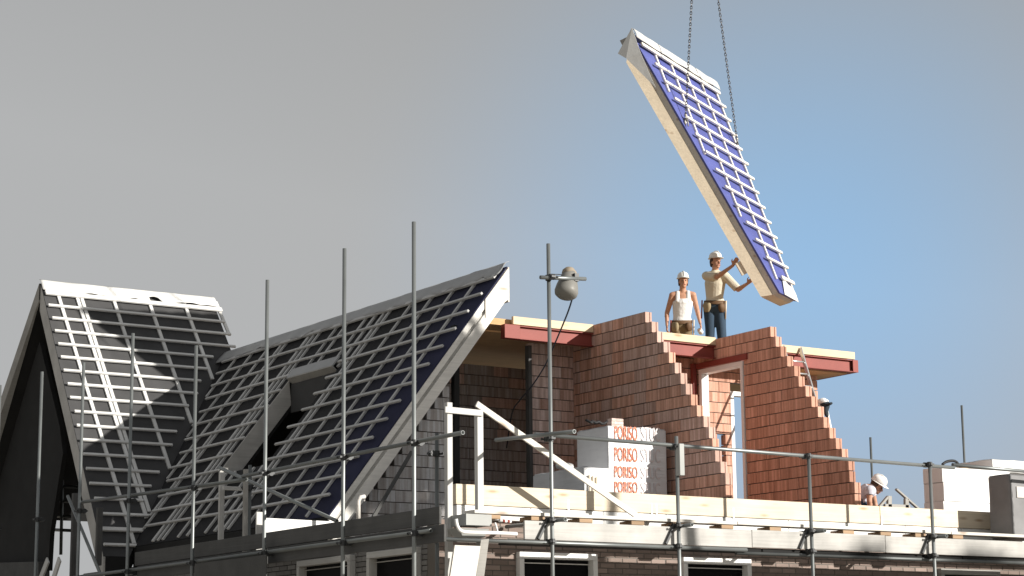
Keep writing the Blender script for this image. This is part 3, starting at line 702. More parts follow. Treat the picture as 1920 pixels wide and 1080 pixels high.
# lifting eye strap on the panel
mb = MB(); mb.path([cA + nv * .01, cA - rv * .05 + nv * .05, cA - rv * -.10 + nv * .02], .012, 6); mb.build('lifting_eye', M_chainl, panel, True)

#=================================================================== WALL PLATE, DECK, FACADES
XB0 = onY(855, 920, YB).x
XJ = onY(1650, 960, YB).x
for a, b, lab in ((XB0, XJ - .004, 'long pale timber wall plate under the stepped block walls'), (XJ + .004, 26.5, 'pale timber wall plate continuing right below the white foam boards')):
    t = bar('wall_plate', (a, YB + .06, 4.005), (b, YB + .06, 4.005), .12, .25, M_pine, None); tag(t, lab, 'timber beam')
    for xp in (1066, 1222, 1231, 1375, 1652):
        q = onY(xp, 950, YB - .004)
        if a < q.x < b: bar('strap', (q.x, YB - .003, 3.87), (q.x, YB - .003, 4.0), .018, .003, M_alu, t, up=(0, 1, 0), bev=0)
ins = thing('foam_strip', (XB0, YB + .05, 3.71), 'white foam strips packed under the timber wall plate', 'foam strip')
xx = XB0 + .02
while xx < 25:
    l = rnd.uniform(.9, 1.2); bar('foam_piece', (xx, YB + .075, 3.79), (xx + l - .008, YB + .075, 3.79), .12, .165, M_foam, ins); xx += l

def brick_mesh(l, h, t):
    return bevbox(round(l / .01) * .01, t, h, .004)
M_fb = mat('facing_brick', (.25, .195, .17), .9, var=.22, bump=.4, bscale=70, spots=.15)
M_fbg = mat('grey_facing_brick', (.19, .185, .18), .9, var=.22, bump=.4, bscale=70, spots=.15)
def facade(name, label, axis, face, a0, a1, z0, z1, holes, m, ch=.068, bl=.235, seed=1, visf=None):
    r_ = random.Random(seed); root = thing(name, (a0, face, z0) if axis == 'X' else (face, a0, z0), label, 'wall')
    pieces = []; n = int((z1 - z0) / ch)
    core = MB()
    hs = sorted(holes); cur = a0
    def cbox(p, q, za, zb):
        if q - p < .01 or zb - za < .01: return
        if axis == 'X': core.box((p, face + .008, za), (q, face + .2, zb))
        else: core.box((face + .008, p, za), (face + .2, q, zb))
    for (h0, h1, hz0, hz1) in hs:
        cbox(cur, h0, z0, z1); cbox(h0 + .0, h1, hz1, z1); cbox(h0, h1, z0, hz0); cur = h1
    cbox(cur, a1, z0, z1)
    for i in range(n):
        zc = z1 - ch * (i + .5); x = a0 - (i % 2) * bl / 2
        while x < a1:
            p, q = max(a0, x), min(a1, x + bl); x += bl; parts = [(p, q)]
            for (h0, h1, hz0, hz1) in hs:
                if hz0 < zc < hz1:
                    np_ = []
                    for p_, q_ in parts:
                        if h1 <= p_ or h0 >= q_: np_.append((p_, q_))
                        else:
                            if h0 - p_ > .03: np_.append((p_, h0))
                            if q_ - h1 > .03: np_.append((h1, q_))
                    parts = np_
            for p_, q_ in parts:
                if q_ - p_ < .03: continue
                c = (p_ + q_) / 2; P = Vector((c, face, zc)) if axis == 'X' else Vector((face, c, zc)); X, Y, D = pr(P)
                vis = (Y < 1085) and -20 < X < 1940 and (visf is None or visf(X, Y))
                pieces.append((not vis, Y, c, zc, q_ - p_ - .011))
    pieces.sort(); rest = MB()
    for k, (nv_, Y, c, zc, l) in enumerate(pieces):
        if l < .02: continue
        if k < 290 and not nv_:
            Mx = Matrix.Translation((c, face + .05 + r_.uniform(-.004, .003), zc)) if axis == 'X' else Matrix.Translation((face + .05 + r_.uniform(-.004, .003), c, zc)) @ Matrix.Rotation(math.pi / 2, 4, 'Z')
            put('brick', brick_mesh(l, round(ch - .011, 3), .1), m, root, Mx)
        else:
            j = r_.uniform(-.003, .003)
            if axis == 'X': rest.box((c - l / 2, face + j, zc - ch / 2 + .005), (c + l / 2, face + .1, zc + ch / 2 - .006))
            else: rest.box((face + j, c - l / 2, zc - ch / 2 + .005), (face + .1, c + l / 2, zc + ch / 2 - .006))
    core.build('mortar_core', M_mortb if m is M_fbg else M_mort, root)
    if rest.v: o = rest.build('lower_bricks', m, root); o['kind'] = 'stuff'
    return root
def fwin(name, label, axis, face, a0, a1, z0, z1, mullion=True, fm=None):
    """window set in a facade: frame, sash bars, pane, projecting head"""
    fm = fm or M_white
    root = thing(name, (((a0 + a1) / 2, face, z0) if axis == 'X' else (face, (a0 + a1) / 2, z0)), label, 'window')
    def b(nm, c0, c1, wd, hh, m, off):
        if axis == 'X': bar(nm, (c0[0], face + off, c0[1]), (c1[0], face + off, c1[1]), wd, hh, m, root, up=(0, 0, 1) if abs(c0[1] - c1[1]) < .001 else (0, 1, 0))
        else: bar(nm, (face + off, c0[0], c0[1]), (face + off, c1[0], c1[1]), wd, hh, m, root, up=(0, 0, 1) if abs(c0[1] - c1[1]) < .001 else (1, 0, 0))
    b('head', (a0, z1 - .04), (a1, z1 - .04), .14, .08, fm, .04)
    b('jamb', (a0 + .035, z0), (a0 + .035, z1 - .082), .07, .14, fm, .04); b('jamb', (a1 - .035, z0), (a1 - .035, z1 - .082), .07, .14, fm, .04)
    b('sash', (a0 + .072, z1 - .13), (a1 - .072, z1 - .13), .03, .012, fm, .07)
    mb = MB()
    if axis == 'X': mb.box((a0 + .07, face + .09, z0), (a1 - .07, face + .1, z1 - .08))
    else: mb.box((face + .09, a0 + .07, z0), (face + .1, a1 - .07, z1 - .08))
    mb.build('pane', M_glass, root)
YFa = 22.06
wA0, wA1 = onY(968, 1040, YFa).x, onY(1114, 1040, YFa).x; wB0, wB1 = onY(1275, 1048, YFa).x, onY(1402, 1048, YFa).x; wC0, wC1 = onY(1757, 1065, YFa).x, onY(1868, 1065, YFa).x
ZW = 3.325
facade('brick_facade', 'brown brick front wall below the scaffold deck', 'X', YFa, 13.3, 26, 0, 3.70, [(wA0, wA1, 1.9, ZW), (wB0, wB1, 1.9, ZW), (wC0, wC1, 1.9, ZW - .04)], M_fb, seed=2, visf=lambda X, Y: X > 900)
fwin('window', 'white window head below the tall upright with the lamp', 'X', YFa - .05, wA0, wA1, 1.9, ZW)
fwin('window', 'white window head below the guard rail, second from the left', 'X', YFa - .05, wB0, wB1, 1.9, ZW)
fwin('window', 'shaded grey window head at the bottom right corner', 'X', YFa - .05, wC0, wC1, 1.9, ZW - .04, fm=M_weath)
XLa = 13.3
facade('brick_facade', 'dark brick side wall below the corner roof', 'Y', XLa, YFa + .205, 33.5, 0, 3.62, [(22.42, 23.66, 1.9, 3.38), (24.1, 25.6, 1.9, 3.38)], M_fbg, seed=3, visf=lambda X, Y: X > 420)
fwin('window', 'grey side window head nearest the building corner', 'Y', XLa - .05, 22.42, 23.66, 1.9, 3.38, fm=M_pineg)
fwin('window', 'grey side window head further left under the corner roof', 'Y', XLa - .05, 24.1, 25.6, 1.9, 3.38, fm=M_pineg)
for a, b, lab in ((23.0, 29.0, 'grey eaves plank along the foot of the corner roof'),):
    t = bar('eaves_plank', (13.36, 24.7, 3.70), (13.36, 31.0, 3.70), .14, .16, M_weath, None); tag(t, lab, 'plank')

# deck planks (front)
YF = 20.9
dk = [(YF + .11, YF + .33)]
for k, (a, b) in enumerate(dk):
    xs = [13.2 + .17 * k, 17.2 + .3 * k, 21.0 - .2 * k, 24.8]
    for j in range(3):
        t = bar('deck_plank', (xs[j] + .004, (a + b) / 2, 3.706 + .004 * (j % 2)), (xs[j + 1] - .004, (a + b) / 2, 3.706 + .004 * (j % 2)), b - a, .042, M_pinew if k == 0 else M_weath, None)
        tag(t, 'narrow deck plank of the front scaffold, %s length' % ('left', 'middle', 'right')[j], 'plank', 'front scaffold deck planks')
for k, xp in enumerate((920, 1003, 1093, 1190, 1268, 1358, 1448, 1585, 1655, 1720, 1790)):
    q = onY(xp, 972 + (xp - 1000) * .055, YF + .2)
    t = bar('spacer_block', (q.x - .1, YF + .26, 3.655), (q.x + .1, YF + .26, 3.655), .26, .05, M_brown, None)
    tag(t, 'brown wooden spacer block under the deck edge, %s from the left' % ('first', 'second', 'third', 'fourth', 'fifth', 'sixth', 'seventh', 'eighth', 'ninth', 'tenth', 'eleventh')[k], 'wood block', 'spacer blocks under the deck')
fx = [onY(982, 990, YF + .09).x, onY(1010, 990, YF + .09).x + 3.3, onY(1658, 1000, YF + .09).x, 24.6]
for j in range(3):
    t = bar('fascia_board', (fx[j] + .003, YF + .09, 3.509 + .006 * (j % 2)), (fx[j + 1] - .003, YF + .09, 3.509 + .006 * (j % 2)), .032, .225, M_fasc, None)
    tag(t, ('pale scaffold board on edge, left length along the front', 'pale scaffold board on edge, middle length along the front', 'dappled scaffold board on edge at the far right')[j], 'board', 'front edge boards')
for j, (a, b) in enumerate(((13.7, 17.6), (17.62, 21.2), (21.22, 24.6))):
    t = bar('deck_shade_plank', (a, YF + .25, 3.368), (b, YF + .25, 3.368), .24, .06, M_dark, None); tag(t, 'dark plank added as shade under the front edge boards, %s length' % ('left', 'middle', 'right')[j], 'plank', 'deck shade planks')  # near-black planks added as the dark band of shade below the deck
# side boards along the left scaffold
for j, (ya, yb) in enumerate(((19.95, 24.3), (24.33, 28.5))):
    for k, zc in enumerate((3.345, 3.55)):
        t = bar('side_board', (12.15, ya + .1 * k, zc), (12.15, yb - .003 + .1 * k, zc), .03, .195, M_wdark, None)
        tag(t, ('lower', 'upper')[k] + ' dark side scaffold board, ' + ('near the building corner', 'further left under the corner roof')[j], 'board', 'dark side boards')

#=================================================================== SCAFFOLD
TR = .0245
def standard(px_, ytop, plane, v, label, coup=(), m=None, zb=0):
    top = on(px_, ytop, plane, v); t = thing('scaffold_upright', (top.x, top.y, zb), label, 'scaffold tube', 'scaffold uprights')
    tubeobj('tube', (top.x, top.y, zb), (top.x, top.y, top.z), TR, m or M_tube, t)
    MB().box((top.x - .075, top.y - .075, zb), (top.x + .075, top.y + .075, zb + .008)).build('base_plate', M_coup, t)
    for z, d in coup: coupler((top.x, top.y, z), d, t)
    return top
cF = [(3.372, (0, 1, 0)), (4.62, (0, 1, 0)), (3.63, (0, 1, 0))]
s1 = standard(1028, 457, 1, YF, 'tall scaffold upright carrying the lamp', cF)
s2 = standard(1268, 818, 1, YF, 'short scaffold upright with a grey box clamp in front of the printed pallet', cF)
s3 = standard(1516, 850, 1, YF, 'short scaffold upright in front of the right-hand stepped wall', cF)
s4 = standard(1743, 868, 1, YF, 'short scaffold upright in front of the white foam boards', cF)
XS = 12.01
cL = [(3.365, (1, 0, 0)), (4.39, (1, 0, 0))]
Lst = []
for xp, yt, lab in ((776, 416, 'tallest scaffold upright, crossing the open edge of the corner roof'), (646, 466, 'tall scaffold upright just right of the roof opening'),
                    (501.5, 525, 'tall scaffold upright left of the roof opening'), (368, 648, 'scaffold upright in front of the valley between the two roofs'),
                    (249.5, 625, 'scaffold upright crossing the middle of the far left roof'), (157, 680, 'scaffold upright along the left edge of the far left roof'),
                    (79, 697, 'scaffold upright in front of the dark gable'), (0.5, 722, 'scaffold upright at the very left edge of the photo')):
    Lst.append(standard(xp, yt, 0, XS, lab, cL, m=M_tube))
# inner uprights
standard(819, 812, 0, 12.95, 'short dark scaffold upright at the building corner', [(4.42, (-1, 0, 0)), (3.4, (-1, 0, 0))], m=M_tubed)
standard(469, 872, 0, 12.75, 'short scaffold upright beside the pale timber posts on the left', [(4.4, (-1, 0, 0))], m=M_tubed)
standard(1632, 820, 1, 31.6, 'thin distant scaffold pole behind the crouching worker', (), m=M_tubed)
standard(1803, 760, 1, 31.6, 'thin distant scaffold pole behind the white foam boards', (), m=M_tubed)
def rail(p0, p1, label, m=None):
    t = tubeobj('scaffold_rail', p0, p1, TR, m or M_tube); return tag(t, label, 'scaffold tube', 'scaffold rails')
o7 = .055
ra = onY(1003, 814, YF + o7); rb = onY(1789, 877, YF + o7); rc = onY(1786, 874, YF + o7); rd = onY(1990, 890, YF + o7)
rail(ra, rb, 'long upper guard rail along the front scaffold')
rail(rc + Vector((0, .0, .02)), rd, 'short upper guard rail ending at the far right of the photo')
la = onY(760, 1013, YF + o7); lb = onY(1400, 1034, YF + o7); lc = onY(1385, 1035, YF + o7); ld = onY(1990, 1058, YF + o7)
rail((la.x, YF + o7, 3.362), (lb.x, YF + o7, 3.362), 'lower ledger tube along the left half of the front scaffold')
rail((lc.x, YF + .11, 3.325), (ld.x, YF + .11, 3.325), 'lower ledger tube along the right half of the front scaffold', M_tubed)
rail(onX(930, 825, 13.75), onX(1077, 809, 13.75), 'short guard tube end poking out left of the printed pallet')
rail(onX(455, 893, XS + .06), onX(868, 811, XS + .06), 'dark side guard rail ending beside the pale timber post', M_tubed)
rail(onX(150, 942, XS + .06), onX(462, 899, XS + .06), 'dark side guard rail crossing the two left roofs', M_tubed)
rail(onX(60, 1093, XS + .06), onX(808, 995, XS + .06), 'dark lower side ledger below the corner roof', M_tubed)
rail(onX(412, 877, 12.25), onX(632, 977, 12.25), 'diagonal brace tube across the foot of the corner roof')
rail(onX(127, 930, 12.12), onX(196, 1095, 12.12), 'short diagonal brace tube at the lower left')
for k, s in enumerate((s1, s2, s3, s4)):
    t = tubeobj('scaffold_transom', (s.x + .06, YF - .2, 3.63), (s.x + .06, 22.0, 3.63), TR, M_tubed); tag(t, ('transom tube under the deck at the lamp upright', 'transom tube under the deck at the box clamp upright', 'transom tube under the deck at the right-hand stepped wall', 'transom tube under the deck at the foam boards')[k], 'scaffold tube', 'deck transoms')
    t = bar('tube_shadow_bar', (s.x - .015, YF + .05, 3.66), (s.x - .17, YF + .05, 3.40), .035, .035, M_coup, None); tag(t, ('short dark bar as a tube shadow at the lamp upright', 'short dark bar as a tube shadow at the box clamp upright', 'short dark bar as a tube shadow at the right-hand stepped wall', 'short dark bar as a tube shadow at the foam boards')[k], 'strut', 'tube shadow bars')  # dark bars in place of tube shadows on the edge boards
# box clamp on the second upright
q = onY(1275, 862, YF - .05); t = bar('box_clamp', (q.x, q.y, q.z - .2), (q.x, q.y, q.z + .2), .075, .09, M_grbox, None, up=(0, 1, 0)); tag(t, 'grey steel box clamp hanging on the short front upright', 'clamp')

# lamp on its cross tube
lm = thing('site_lamp', onY(1066, 540, YF - .08), 'bell-shaped site lamp hanging from a short cross tube', 'lamp')
tubeobj('cross_tube', onY(1013, 520, YF - .055), onY(1098, 523, YF - .055), TR, M_tube, lm)
coupler(onY(1028, 521, YF), (0, -1, 0), lm)
p_t = onY(1068, 512, YF + .09); p_b = onY(1059, 563, YF + .02); ax = (p_b - p_t); Ll = ax.length; z = ax.normalized(); x_ = z.orthogonal().normalized(); y_ = z.cross(x_)
ML = Matrix(((x_.x, y_.x, z.x, p_t.x), (x_.y, y_.y, z.y, p_t.y), (x_.z, y_.z, z.z, p_t.z), (0, 0, 0, 1)))
MB().lathe([(.0, .085), (.05, .10), (.12, .117), (.20, .137), (.27, .148), (.31, .14), (.338, .11), (.352, .05), (.354, .01)], ML, 28).build('shade', M_lamp, lm, True)
cpm = MB().lathe([(-.055, .03), (-.05, .07), (-.01, .09), (.03, .095), (.05, .08)], ML, 20)
for v_ in cpm.v: v_ += Vector((noise.noise(v_ * 14), noise.noise(v_ * 14 + Vector((5, 0, 0))), noise.noise(v_ * 14 + Vector((0, 7, 0))))) * .018
cpm.build('cap', M_lampc, lm, True)
mb = MB(); mb.box((p_t.x - .03, YF - .07, p_t.z - .13), (p_t.x + .03, YF + .1, p_t.z - .03)); mb.build('bracket', M_coup, lm)
tubeobj('tie_rod', onY(1033, 514, YF - .03), onY(1056, 515, YF + .02), .006, M_coup, lm, 6)
cp = [onY(1078, 526, YF + .02), onY(1074, 555, YF + .05), onY(1066, 582, YF + .2), onY(1054, 612, YF + .6), onY(1040, 645, YF + 1.2), onY(1022, 685, YF + 2.2), onY(1000, 720, YF + 3.4), onY(975, 750, YF + 4.6), onY(960, 775, YF + 5.5), onY(950, 840, YF + 6.0)]
def smooth_path(pts, k=5):
    out = []
    for i in range(len(pts) - 1):
        p0, p1, p2, p3 = pts[max(i - 1, 0)], pts[i], pts[i + 1], pts[min(i + 2, len(pts) - 1)]
        for j in range(k):
            t = j / k; out.append(.5 * ((2 * p1) + (p2 - p0) * t + (2 * p0 - 5 * p1 + 4 * p2 - p3) * t * t + (3 * p1 - p0 - 3 * p2 + p3) * t ** 3))
    return out + [pts[-1]]
t = MB().path(smooth_path(cp), .011, 6).build('power_cable', M_cable, None, True); tag(t, 'dark cable running from the lamp down into the shaded room', 'cable')

# timber goal frame with its brace
def timber(p0, p1, w_, h_, m, label, up=(0, 1, 0), name='timber_post', cat='post'):
    return tag(bar(name, p0, p1, w_, h_, m, None, up=up), label, cat)
YT = 21.27
qa = onY(840.5, 755, YT); qb = onY(897.5, 770, YT)
timber((qa.x, YT, 0), (qa.x, YT, qa.z), .075, .075, M_pineg, 'left pale timber post of the frame at the building corner')
timber((qb.x, YT, 3.60), (qb.x, YT, qb.z), .085, .075, M_pineg, 'right pale timber post of the frame at the building corner')
timber(onY(834, 768, YT - .052), onY(905, 775, YT - .052), .028, .075, M_pineg, 'short pale crossbar joining the two timber posts', up=(0, 0, 1), name='crossbar', cat='crossbar')
timber(onY(893, 757, YT + .06), onY(1216, 983, 21.32), .03, .075, M_pinew, 'long pale timber brace slanting down to the deck', up=(0, 0, 1), name='timber_brace', cat='brace')
# left side timbers
qa = onX(416, 886, 12.55); timber((qa.x, qa.y, onX(416, 1026, 12.55).z), qa, .075, .05, M_pineg, 'sunlit pale timber post left of the diagonal tube')
timber(onX(418, 915, 12.5), onX(418, 915, 12.5) + Vector((.42, 0, 0)), .04, .055, M_pineg, 'short sunlit timber arm on the left post', up=(0, 0, 1), name='timber_offcut', cat='timber')
qa = onX(461, 880, 12.62); timber((qa.x, qa.y, onX(461, 1040, 12.62).z), qa, .06, .05, M_weath, 'grey timber post beside the short scaffold upright')
qa = onX(488, 960, 12.3); timber((qa.x, qa.y, onX(488, 1020, 12.3).z - .3), qa, .12, .03, M_pineg, 'stubby pale board standing at the left end of the white sheet')
ys_ = onX(497, 985, 12.24).y
q = [onY(x, y, ys_) for x, y in ((497, 971), (627, 978), (627, 1010), (497, 1010))]
mb = MB(); mb.loft(q, [p + Vector((0, .06, 0)) for p in q]); t = mb.build('white_sheet', M_foam); tag(t, 'bright white sheet standing behind the dark side boards', 'sheet')
timber(onY(772, 847, 24.5), onY(700, 970, 24.2), .05, .03, M_wdark, 'thin grey lath leaning on the gable wall', up=(0, 1, 0), name='leaning_lath', cat='lath')
pp_ = [onY(672, 975, 24.0), onY(672, 940, 24.0), onY(676, 932, 24.0), onY(684, 931, 24.0)]
t = MB().path(pp_, .028, 10).build('plastic_pipe', M_foamg, None, True); tag(t, 'bent pale plastic pipe at the foot of the corner roof', 'pipe')
for k, (a, b) in enumerate((((112, 1048), (98, 1092)), ((90, 1050), (72, 1096)))):
    timber(onX(*b, 11.9), onX(*a, 11.9), .12, .03, M_pineg, ('right', 'left')[k] + ' bright plank end leaning at the bottom left corner', up=(1, 0, 0), name='leaning_plank', cat='plank')
for xp, yt, yb, lab in ((141, 925, 1080, 'dark timber post left of the diagonal brace at lower left'), (187, 952, 1060, 'dark timber post right of the diagonal brace at lower left')):
    qa = onX(xp, yt, 12.5); timber((qa.x, qa.y, onX(xp, yb, 12.5).z), qa, .09, .07, M_wdark, lab)
# clear plastic sign sheet at the lower left
q = [onX(x, y, 11.9) for x, y in ((365, 1057), (499, 1040), (499, 1098), (365, 1100))]
mb = MB(); mb.loft(q, [p + Vector((.01, 0, 0)) for p in q]); t = mb.build('banner_sheet', M_wdark); tag(t, 'grey banner sheet tied below the side ledger', 'banner')

# hopper at the corner
hp = thing('debris_hopper', onY(880, 1000, 20.95), 'grey box hopper with a pale chute at the building corner', 'hopper')
a = onY(874, 963, 20.9); b = onY(922, 986, 20.9); bk = onX(846, 970, a.x)
mb = MB(); mb.box((a.x, 20.9, b.z), (b.x, bk.y, a.z)); mb.build('box', M_grbox, hp)
a2 = onY(872, 990, 20.92); b2 = onY(918, 1008, 20.92)
mb = MB(); mb.loft([(a2.x - .08, 20.92, a2.z), (b2.x, 20.92, a2.z), (b2.x, 21.2, a2.z), (a2.x - .08, 21.2, a2.z)], [(a2.x, 20.97, b2.z), (b2.x - .05, 20.97, b2.z), (b2.x - .05, 21.15, b2.z), (a2.x, 21.15, b2.z)]); mb.build('tray', M_grbox, hp)
q = [onY(x, y, 20.86) for x, y in ((853, 1022), (901, 1024), (890, 1095), (842, 1095))]
mb = MB(); mb.loft(q, [p + Vector((0, .03, 0)) for p in q]); mb.build('chute_panel', M_pinew, hp)
q = [onY(x, y, 20.93) for x, y in ((902, 1012), (917, 1010), (906, 1095), (891, 1095))]
mb = MB(); mb.loft(q, [p + Vector((0, .1, 0)) for p in q]); mb.build('chute_side', M_weath, hp)
t = MB().path(smooth_path([onY(x, y, 20.82) for x, y in ((855, 973), (857, 985), (864, 995), (880, 998), (925, 999), (969, 1001))], 4), .022, 10).build('white_pipe', M_white, None, True); tag(t, 'white bent pipe lying across the grey hopper', 'pipe')
t = MB().path([onY(928, 980, 20.85), onY(930, 985, 20.85), onY(933, 997, 20.84)], .012, 6).build('pipe_clip', M_white, None, True); tag(t, 'small white hooked clip hanging on the bent pipe', 'clip')
t = tubeobj('warning_bar', onY(936, 976, 20.86), onY(958, 978, 20.86), .018, M_white); tag(t, 'short red and white bar beside the hopper', 'bar')
for f0_ in (.25, .65):
    a = onY(936 + 22 * f0_, 976 + 2 * f0_, 20.86); b = onY(936 + 22 * (f0_ + .2), 976 + 2 * (f0_ + .2), 20.86); tubeobj('red_band', a, b, .0195, M_red, t)

#=================================================================== PALLETS AND BOXES
def wrapbox(name, a, b, m, parent, amp=.012, cuts=10, seed=0, bev=.02):
    bm = bmesh.new(); bmesh.ops.create_cube(bm, size=1); a = Vector(a); b = Vector(b); c = (a + b) / 2; d = b - a
    for v in bm.verts: v.co = Vector((v.co.x * d.x, v.co.y * d.y, v.co.z * d.z))
    bmesh.ops.bevel(bm, geom=bm.edges[:], offset=bev, segments=2, affect='EDGES')
    bmesh.ops.subdivide_edges(bm, edges=[e for e in bm.edges if e.calc_length() > .2], cuts=cuts, use_grid_fill=True)
    for v in bm.verts:
        p = v.co * 3.2 + Vector((seed, 0, 0)); v.co += Vector((noise.noise(p), noise.noise(p + Vector((9, 0, 0))), noise.noise(p * Vector((1, 1, .4)).x + Vector((0, 9, 0))))) * amp
    me = bpy.data.meshes.new(name); bm.to_mesh(me); bm.free(); me.materials.append(m)
    for p in me.polygons: p.use_smooth = True
    o = link(bpy.data.objects.new(name, me), parent, Matrix.Translation(c)); wn = o.modifiers.new('normals', 'WEIGHTED_NORMAL'); wn.weight = 90; return o
YP = 23.33
pa = onY(1139, 797, YP); pb_ = onY(1250, 805, YP); pbk = onX(1080, 805, pa.x)
pal = thing('block_pallet', (pa.x, YP, Z0), 'tall pallet of blocks in white wrap with orange print', 'pallet')
wrapbox('wrapping', (pa.x, YP, Z0 + .12), (pb_.x, pbk.y, pa.z), M_wrap, pal, amp=.008, cuts=6)
mb = MB()
for xx in (pa.x + .05, (pa.x + pb_.x) / 2 - .06, pb_.x - .17): mb.box((xx, YP + .02, Z0), (xx + .12, pbk.y - .02, Z0 + .11))
mb.build('pallet_base', M_brown, pal)
def text(s, name, m, parent, pos, size, sx=.62, off=.006, ang=0, shear=0, extr=.002):
    cu = bpy.data.curves.new('text', 'FONT'); cu.body = s; cu.size = size; cu.offset = off; cu.extrude = extr; cu.shear = shear
    o = bpy.data.objects.new('tmp', cu); col.objects.link(o); dg = bpy.context.evaluated_depsgraph_get(); me = bpy.data.meshes.new_from_object(o.evaluated_get(dg)); bpy.data.objects.remove(o)
    me.materials.clear(); me.materials.append(m)
    M_ = Matrix.Translation(pos) @ Matrix.Rotation(math.pi / 2, 4, 'X') @ Matrix.Rotation(ang, 4, 'Z') @ Matrix.Diagonal((sx, 1, 1, 1))
    return link(bpy.data.objects.new(name, me), parent, M_)
for k, (yb, h) in enumerate(((824, 24), (865, 25), (896, 21), (924, 20), (956, 24))):
    q = onY(1152, yb - 1, YP - .012); sz = h / 128 * 1.42
    text('PORISO', 'lettering', M_orange, pal, q, sz, sx=.44 * 24 / h, off=.0012, ang=R(.6))
    q2 = onY(1202, yb + 1, YP - .012); text('STUC', 'faded_lettering', M_pink, pal, q2, sz, sx=.52 * 24 / h, off=.001, ang=R(.6))
# clay blocks and straps on top
q = onY(1150, 797, YP + .12)
st = thing('loose_block_stack', (q.x + .1, YP + .2, pa.z), 'few loose clay blocks on top of the printed pallet', 'blocks')
for k in range(3): bar('block', (q.x + .003 + .002 * k, YP + .22, pa.z + .025 + .042 * k), (q.x + .21, YP + .22, pa.z + .025 + .042 * k), .11, .04, M_blk[1], st)
mb = MB(); rr_ = random.Random(2)
pts = [Vector((q.x - .42 + .05 * i, YP + .15 + rr_.uniform(-.04, .04), pa.z + .03 + rr_.uniform(0, .05))) for i in range(8)]
t = mb.path(smooth_path(pts, 3), .02, 6).build('strap_coil', M_black, None, True); tag(t, 'black strap coil lying on top of the printed pallet', 'strap')
# smaller wrapped box
YQ = 22.75
sa = onY(1094, 874, YQ); sb = onY(1152, 880, YQ); sbk = onX(998, 884, sa.x)
sm_ = thing('wrapped_box', (sa.x, YQ, Z0), 'low white wrapped box in front of the printed pallet', 'box')
wrapbox('wrapping', (sa.x, YQ, Z0), (sb.x, sbk.y, sa.z), M_wrap, sm_, amp=.010, cuts=6, seed=5)
for k, xp in enumerate((1106, 1112, 1118)):
    q = onY(xp, 905, YQ - .03); t = bar('wood_stick', (q.x, q.y, Z0 + .02), (q.x + .005 * k, q.y, onY(xp, 890 + 2 * k, YQ - .03).z), .03, .02, M_pine, None, up=(0, 1, 0)); tag(t, ('left', 'middle', 'right')[k] + ' yellowish stick leaning against the low white box', 'stick', 'sticks by the low box')
for k, (xp, yp) in enumerate(((1052, 873), (1066, 872))):
    q = onY(xp, yp, YQ + .35); mb = MB(); mb.ball((q.x, q.y, sa.z + .035), (.09, .07, .045), 10, 6)
    for v_ in mb.v: v_ += Vector((noise.noise(v_ * 9), 0, noise.noise(v_ * 9 + Vector((3, 3, 0))))) * .03
    t = mb.build('crumpled_foil', M_foilw, None, True); tag(t, ('left', 'right')[k] + ' crumple of pale foil on the low white box', 'foil', 'foil crumples')
# foam boards at the right
YR = 23.4
ra_ = onY(1766, 875, YR); rb_ = onY(1893, 890, YR); rbk = onX(1730, 880, ra_.x)
zz = [4.96, 4.72, 4.43, 4.12, 3.75, Z0 + .02]
fs = thing('foam_board_stack', (ra_.x, YR, Z0), 'stack of white foam boards behind the right end of the wall plate', 'foam boards')
for k in range(5):
    o = wrapbox('foam_board', (ra_.x + (.0, .004, -.006, .012, .0)[k], YR - (.0, .01, .004, .0, .01)[k], zz[k + 1] + .001), (rb_.x + .02 * (k % 2), rbk.y, zz[k]), M_foam, fs, amp=.004, cuts=5, seed=k, bev=.004)
ta = onY(1856, 861, YR + .25); t_ = wrapbox('foam_board_pack', (ta.x, YR + .2, 4.965), (ta.x + 1.3, YR + 1.0, ta.z), M_foam, None, amp=.012, cuts=7, seed=9, bev=.012); tag(t_, 'ribbed white foam pack lying on top of the foam board stack', 'foam pack')
ga = onY(1894, 888, 21.25); t_ = wrapbox('grey_pallet', (ga.x, 21.25, 3.70), (ga.x + 1.1, 22.3 - .6, ga.z), mat('shade_darkened_wrap', (.19, .19, .195), .5, bump=.4, bscale=6, spots=.25), None, amp=.01, cuts=5, seed=4); tag(t_, 'grey wrapped block with shade in its colour at the right edge of the photo', 'wrapped block')  # wrap darkened: the block's shade is put into its colour
q = onY(1906, 912, 21.235); MB().box((q.x, 21.232, q.z - .16), (q.x + .3, 21.245, q.z)).build('paper_label', M_foamg, t_)
t = MB().path(smooth_path([onY(x, y, YR + .1) for x, y in ((1767, 871), (1774, 866), (1785, 864), (1793, 866), (1797, 872))], 4), .022, 8).build('black_handle', M_black, None, True); tag(t, 'black curved handle lying on the foam board stack', 'handle')
mb = MB(); q = onY(1806, 867, YR + .15); mb.ball((q.x, q.y, 4.985), (.09, .06, .05), 10, 6); t = mb.build('tool_bag', M_brown, None, True); tag(t, 'small brown lump beside the black handle on the foam', 'tool')

# ladder behind the second wall
l0 = onY(1503, 661, 25.16); l1 = onY(1526, 742, 24.62); dl = (l1 - l0).normalized(); lb_ = l0 + dl * ((l0.z - Z0) / -dl.z)
ld_ = thing('ladder', lb_, 'aluminium ladder leaning on the beam behind the second stepped wall', 'ladder')
off_ = Vector((-.36, 0, 0))
for o_ in (Vector((0, 0, 0)), off_): bar('rail', l0 + o_ - dl * .1, lb_ + o_, .028, .06, M_alu, ld_, up=(0, 1, 0))
for k in range(13):
    c = l0 + dl * (.22 + .28 * k)
    if c.z < Z0 + .15: break
    tubeobj('rung', c, c + off_, .014, M_alu, ld_, 8)
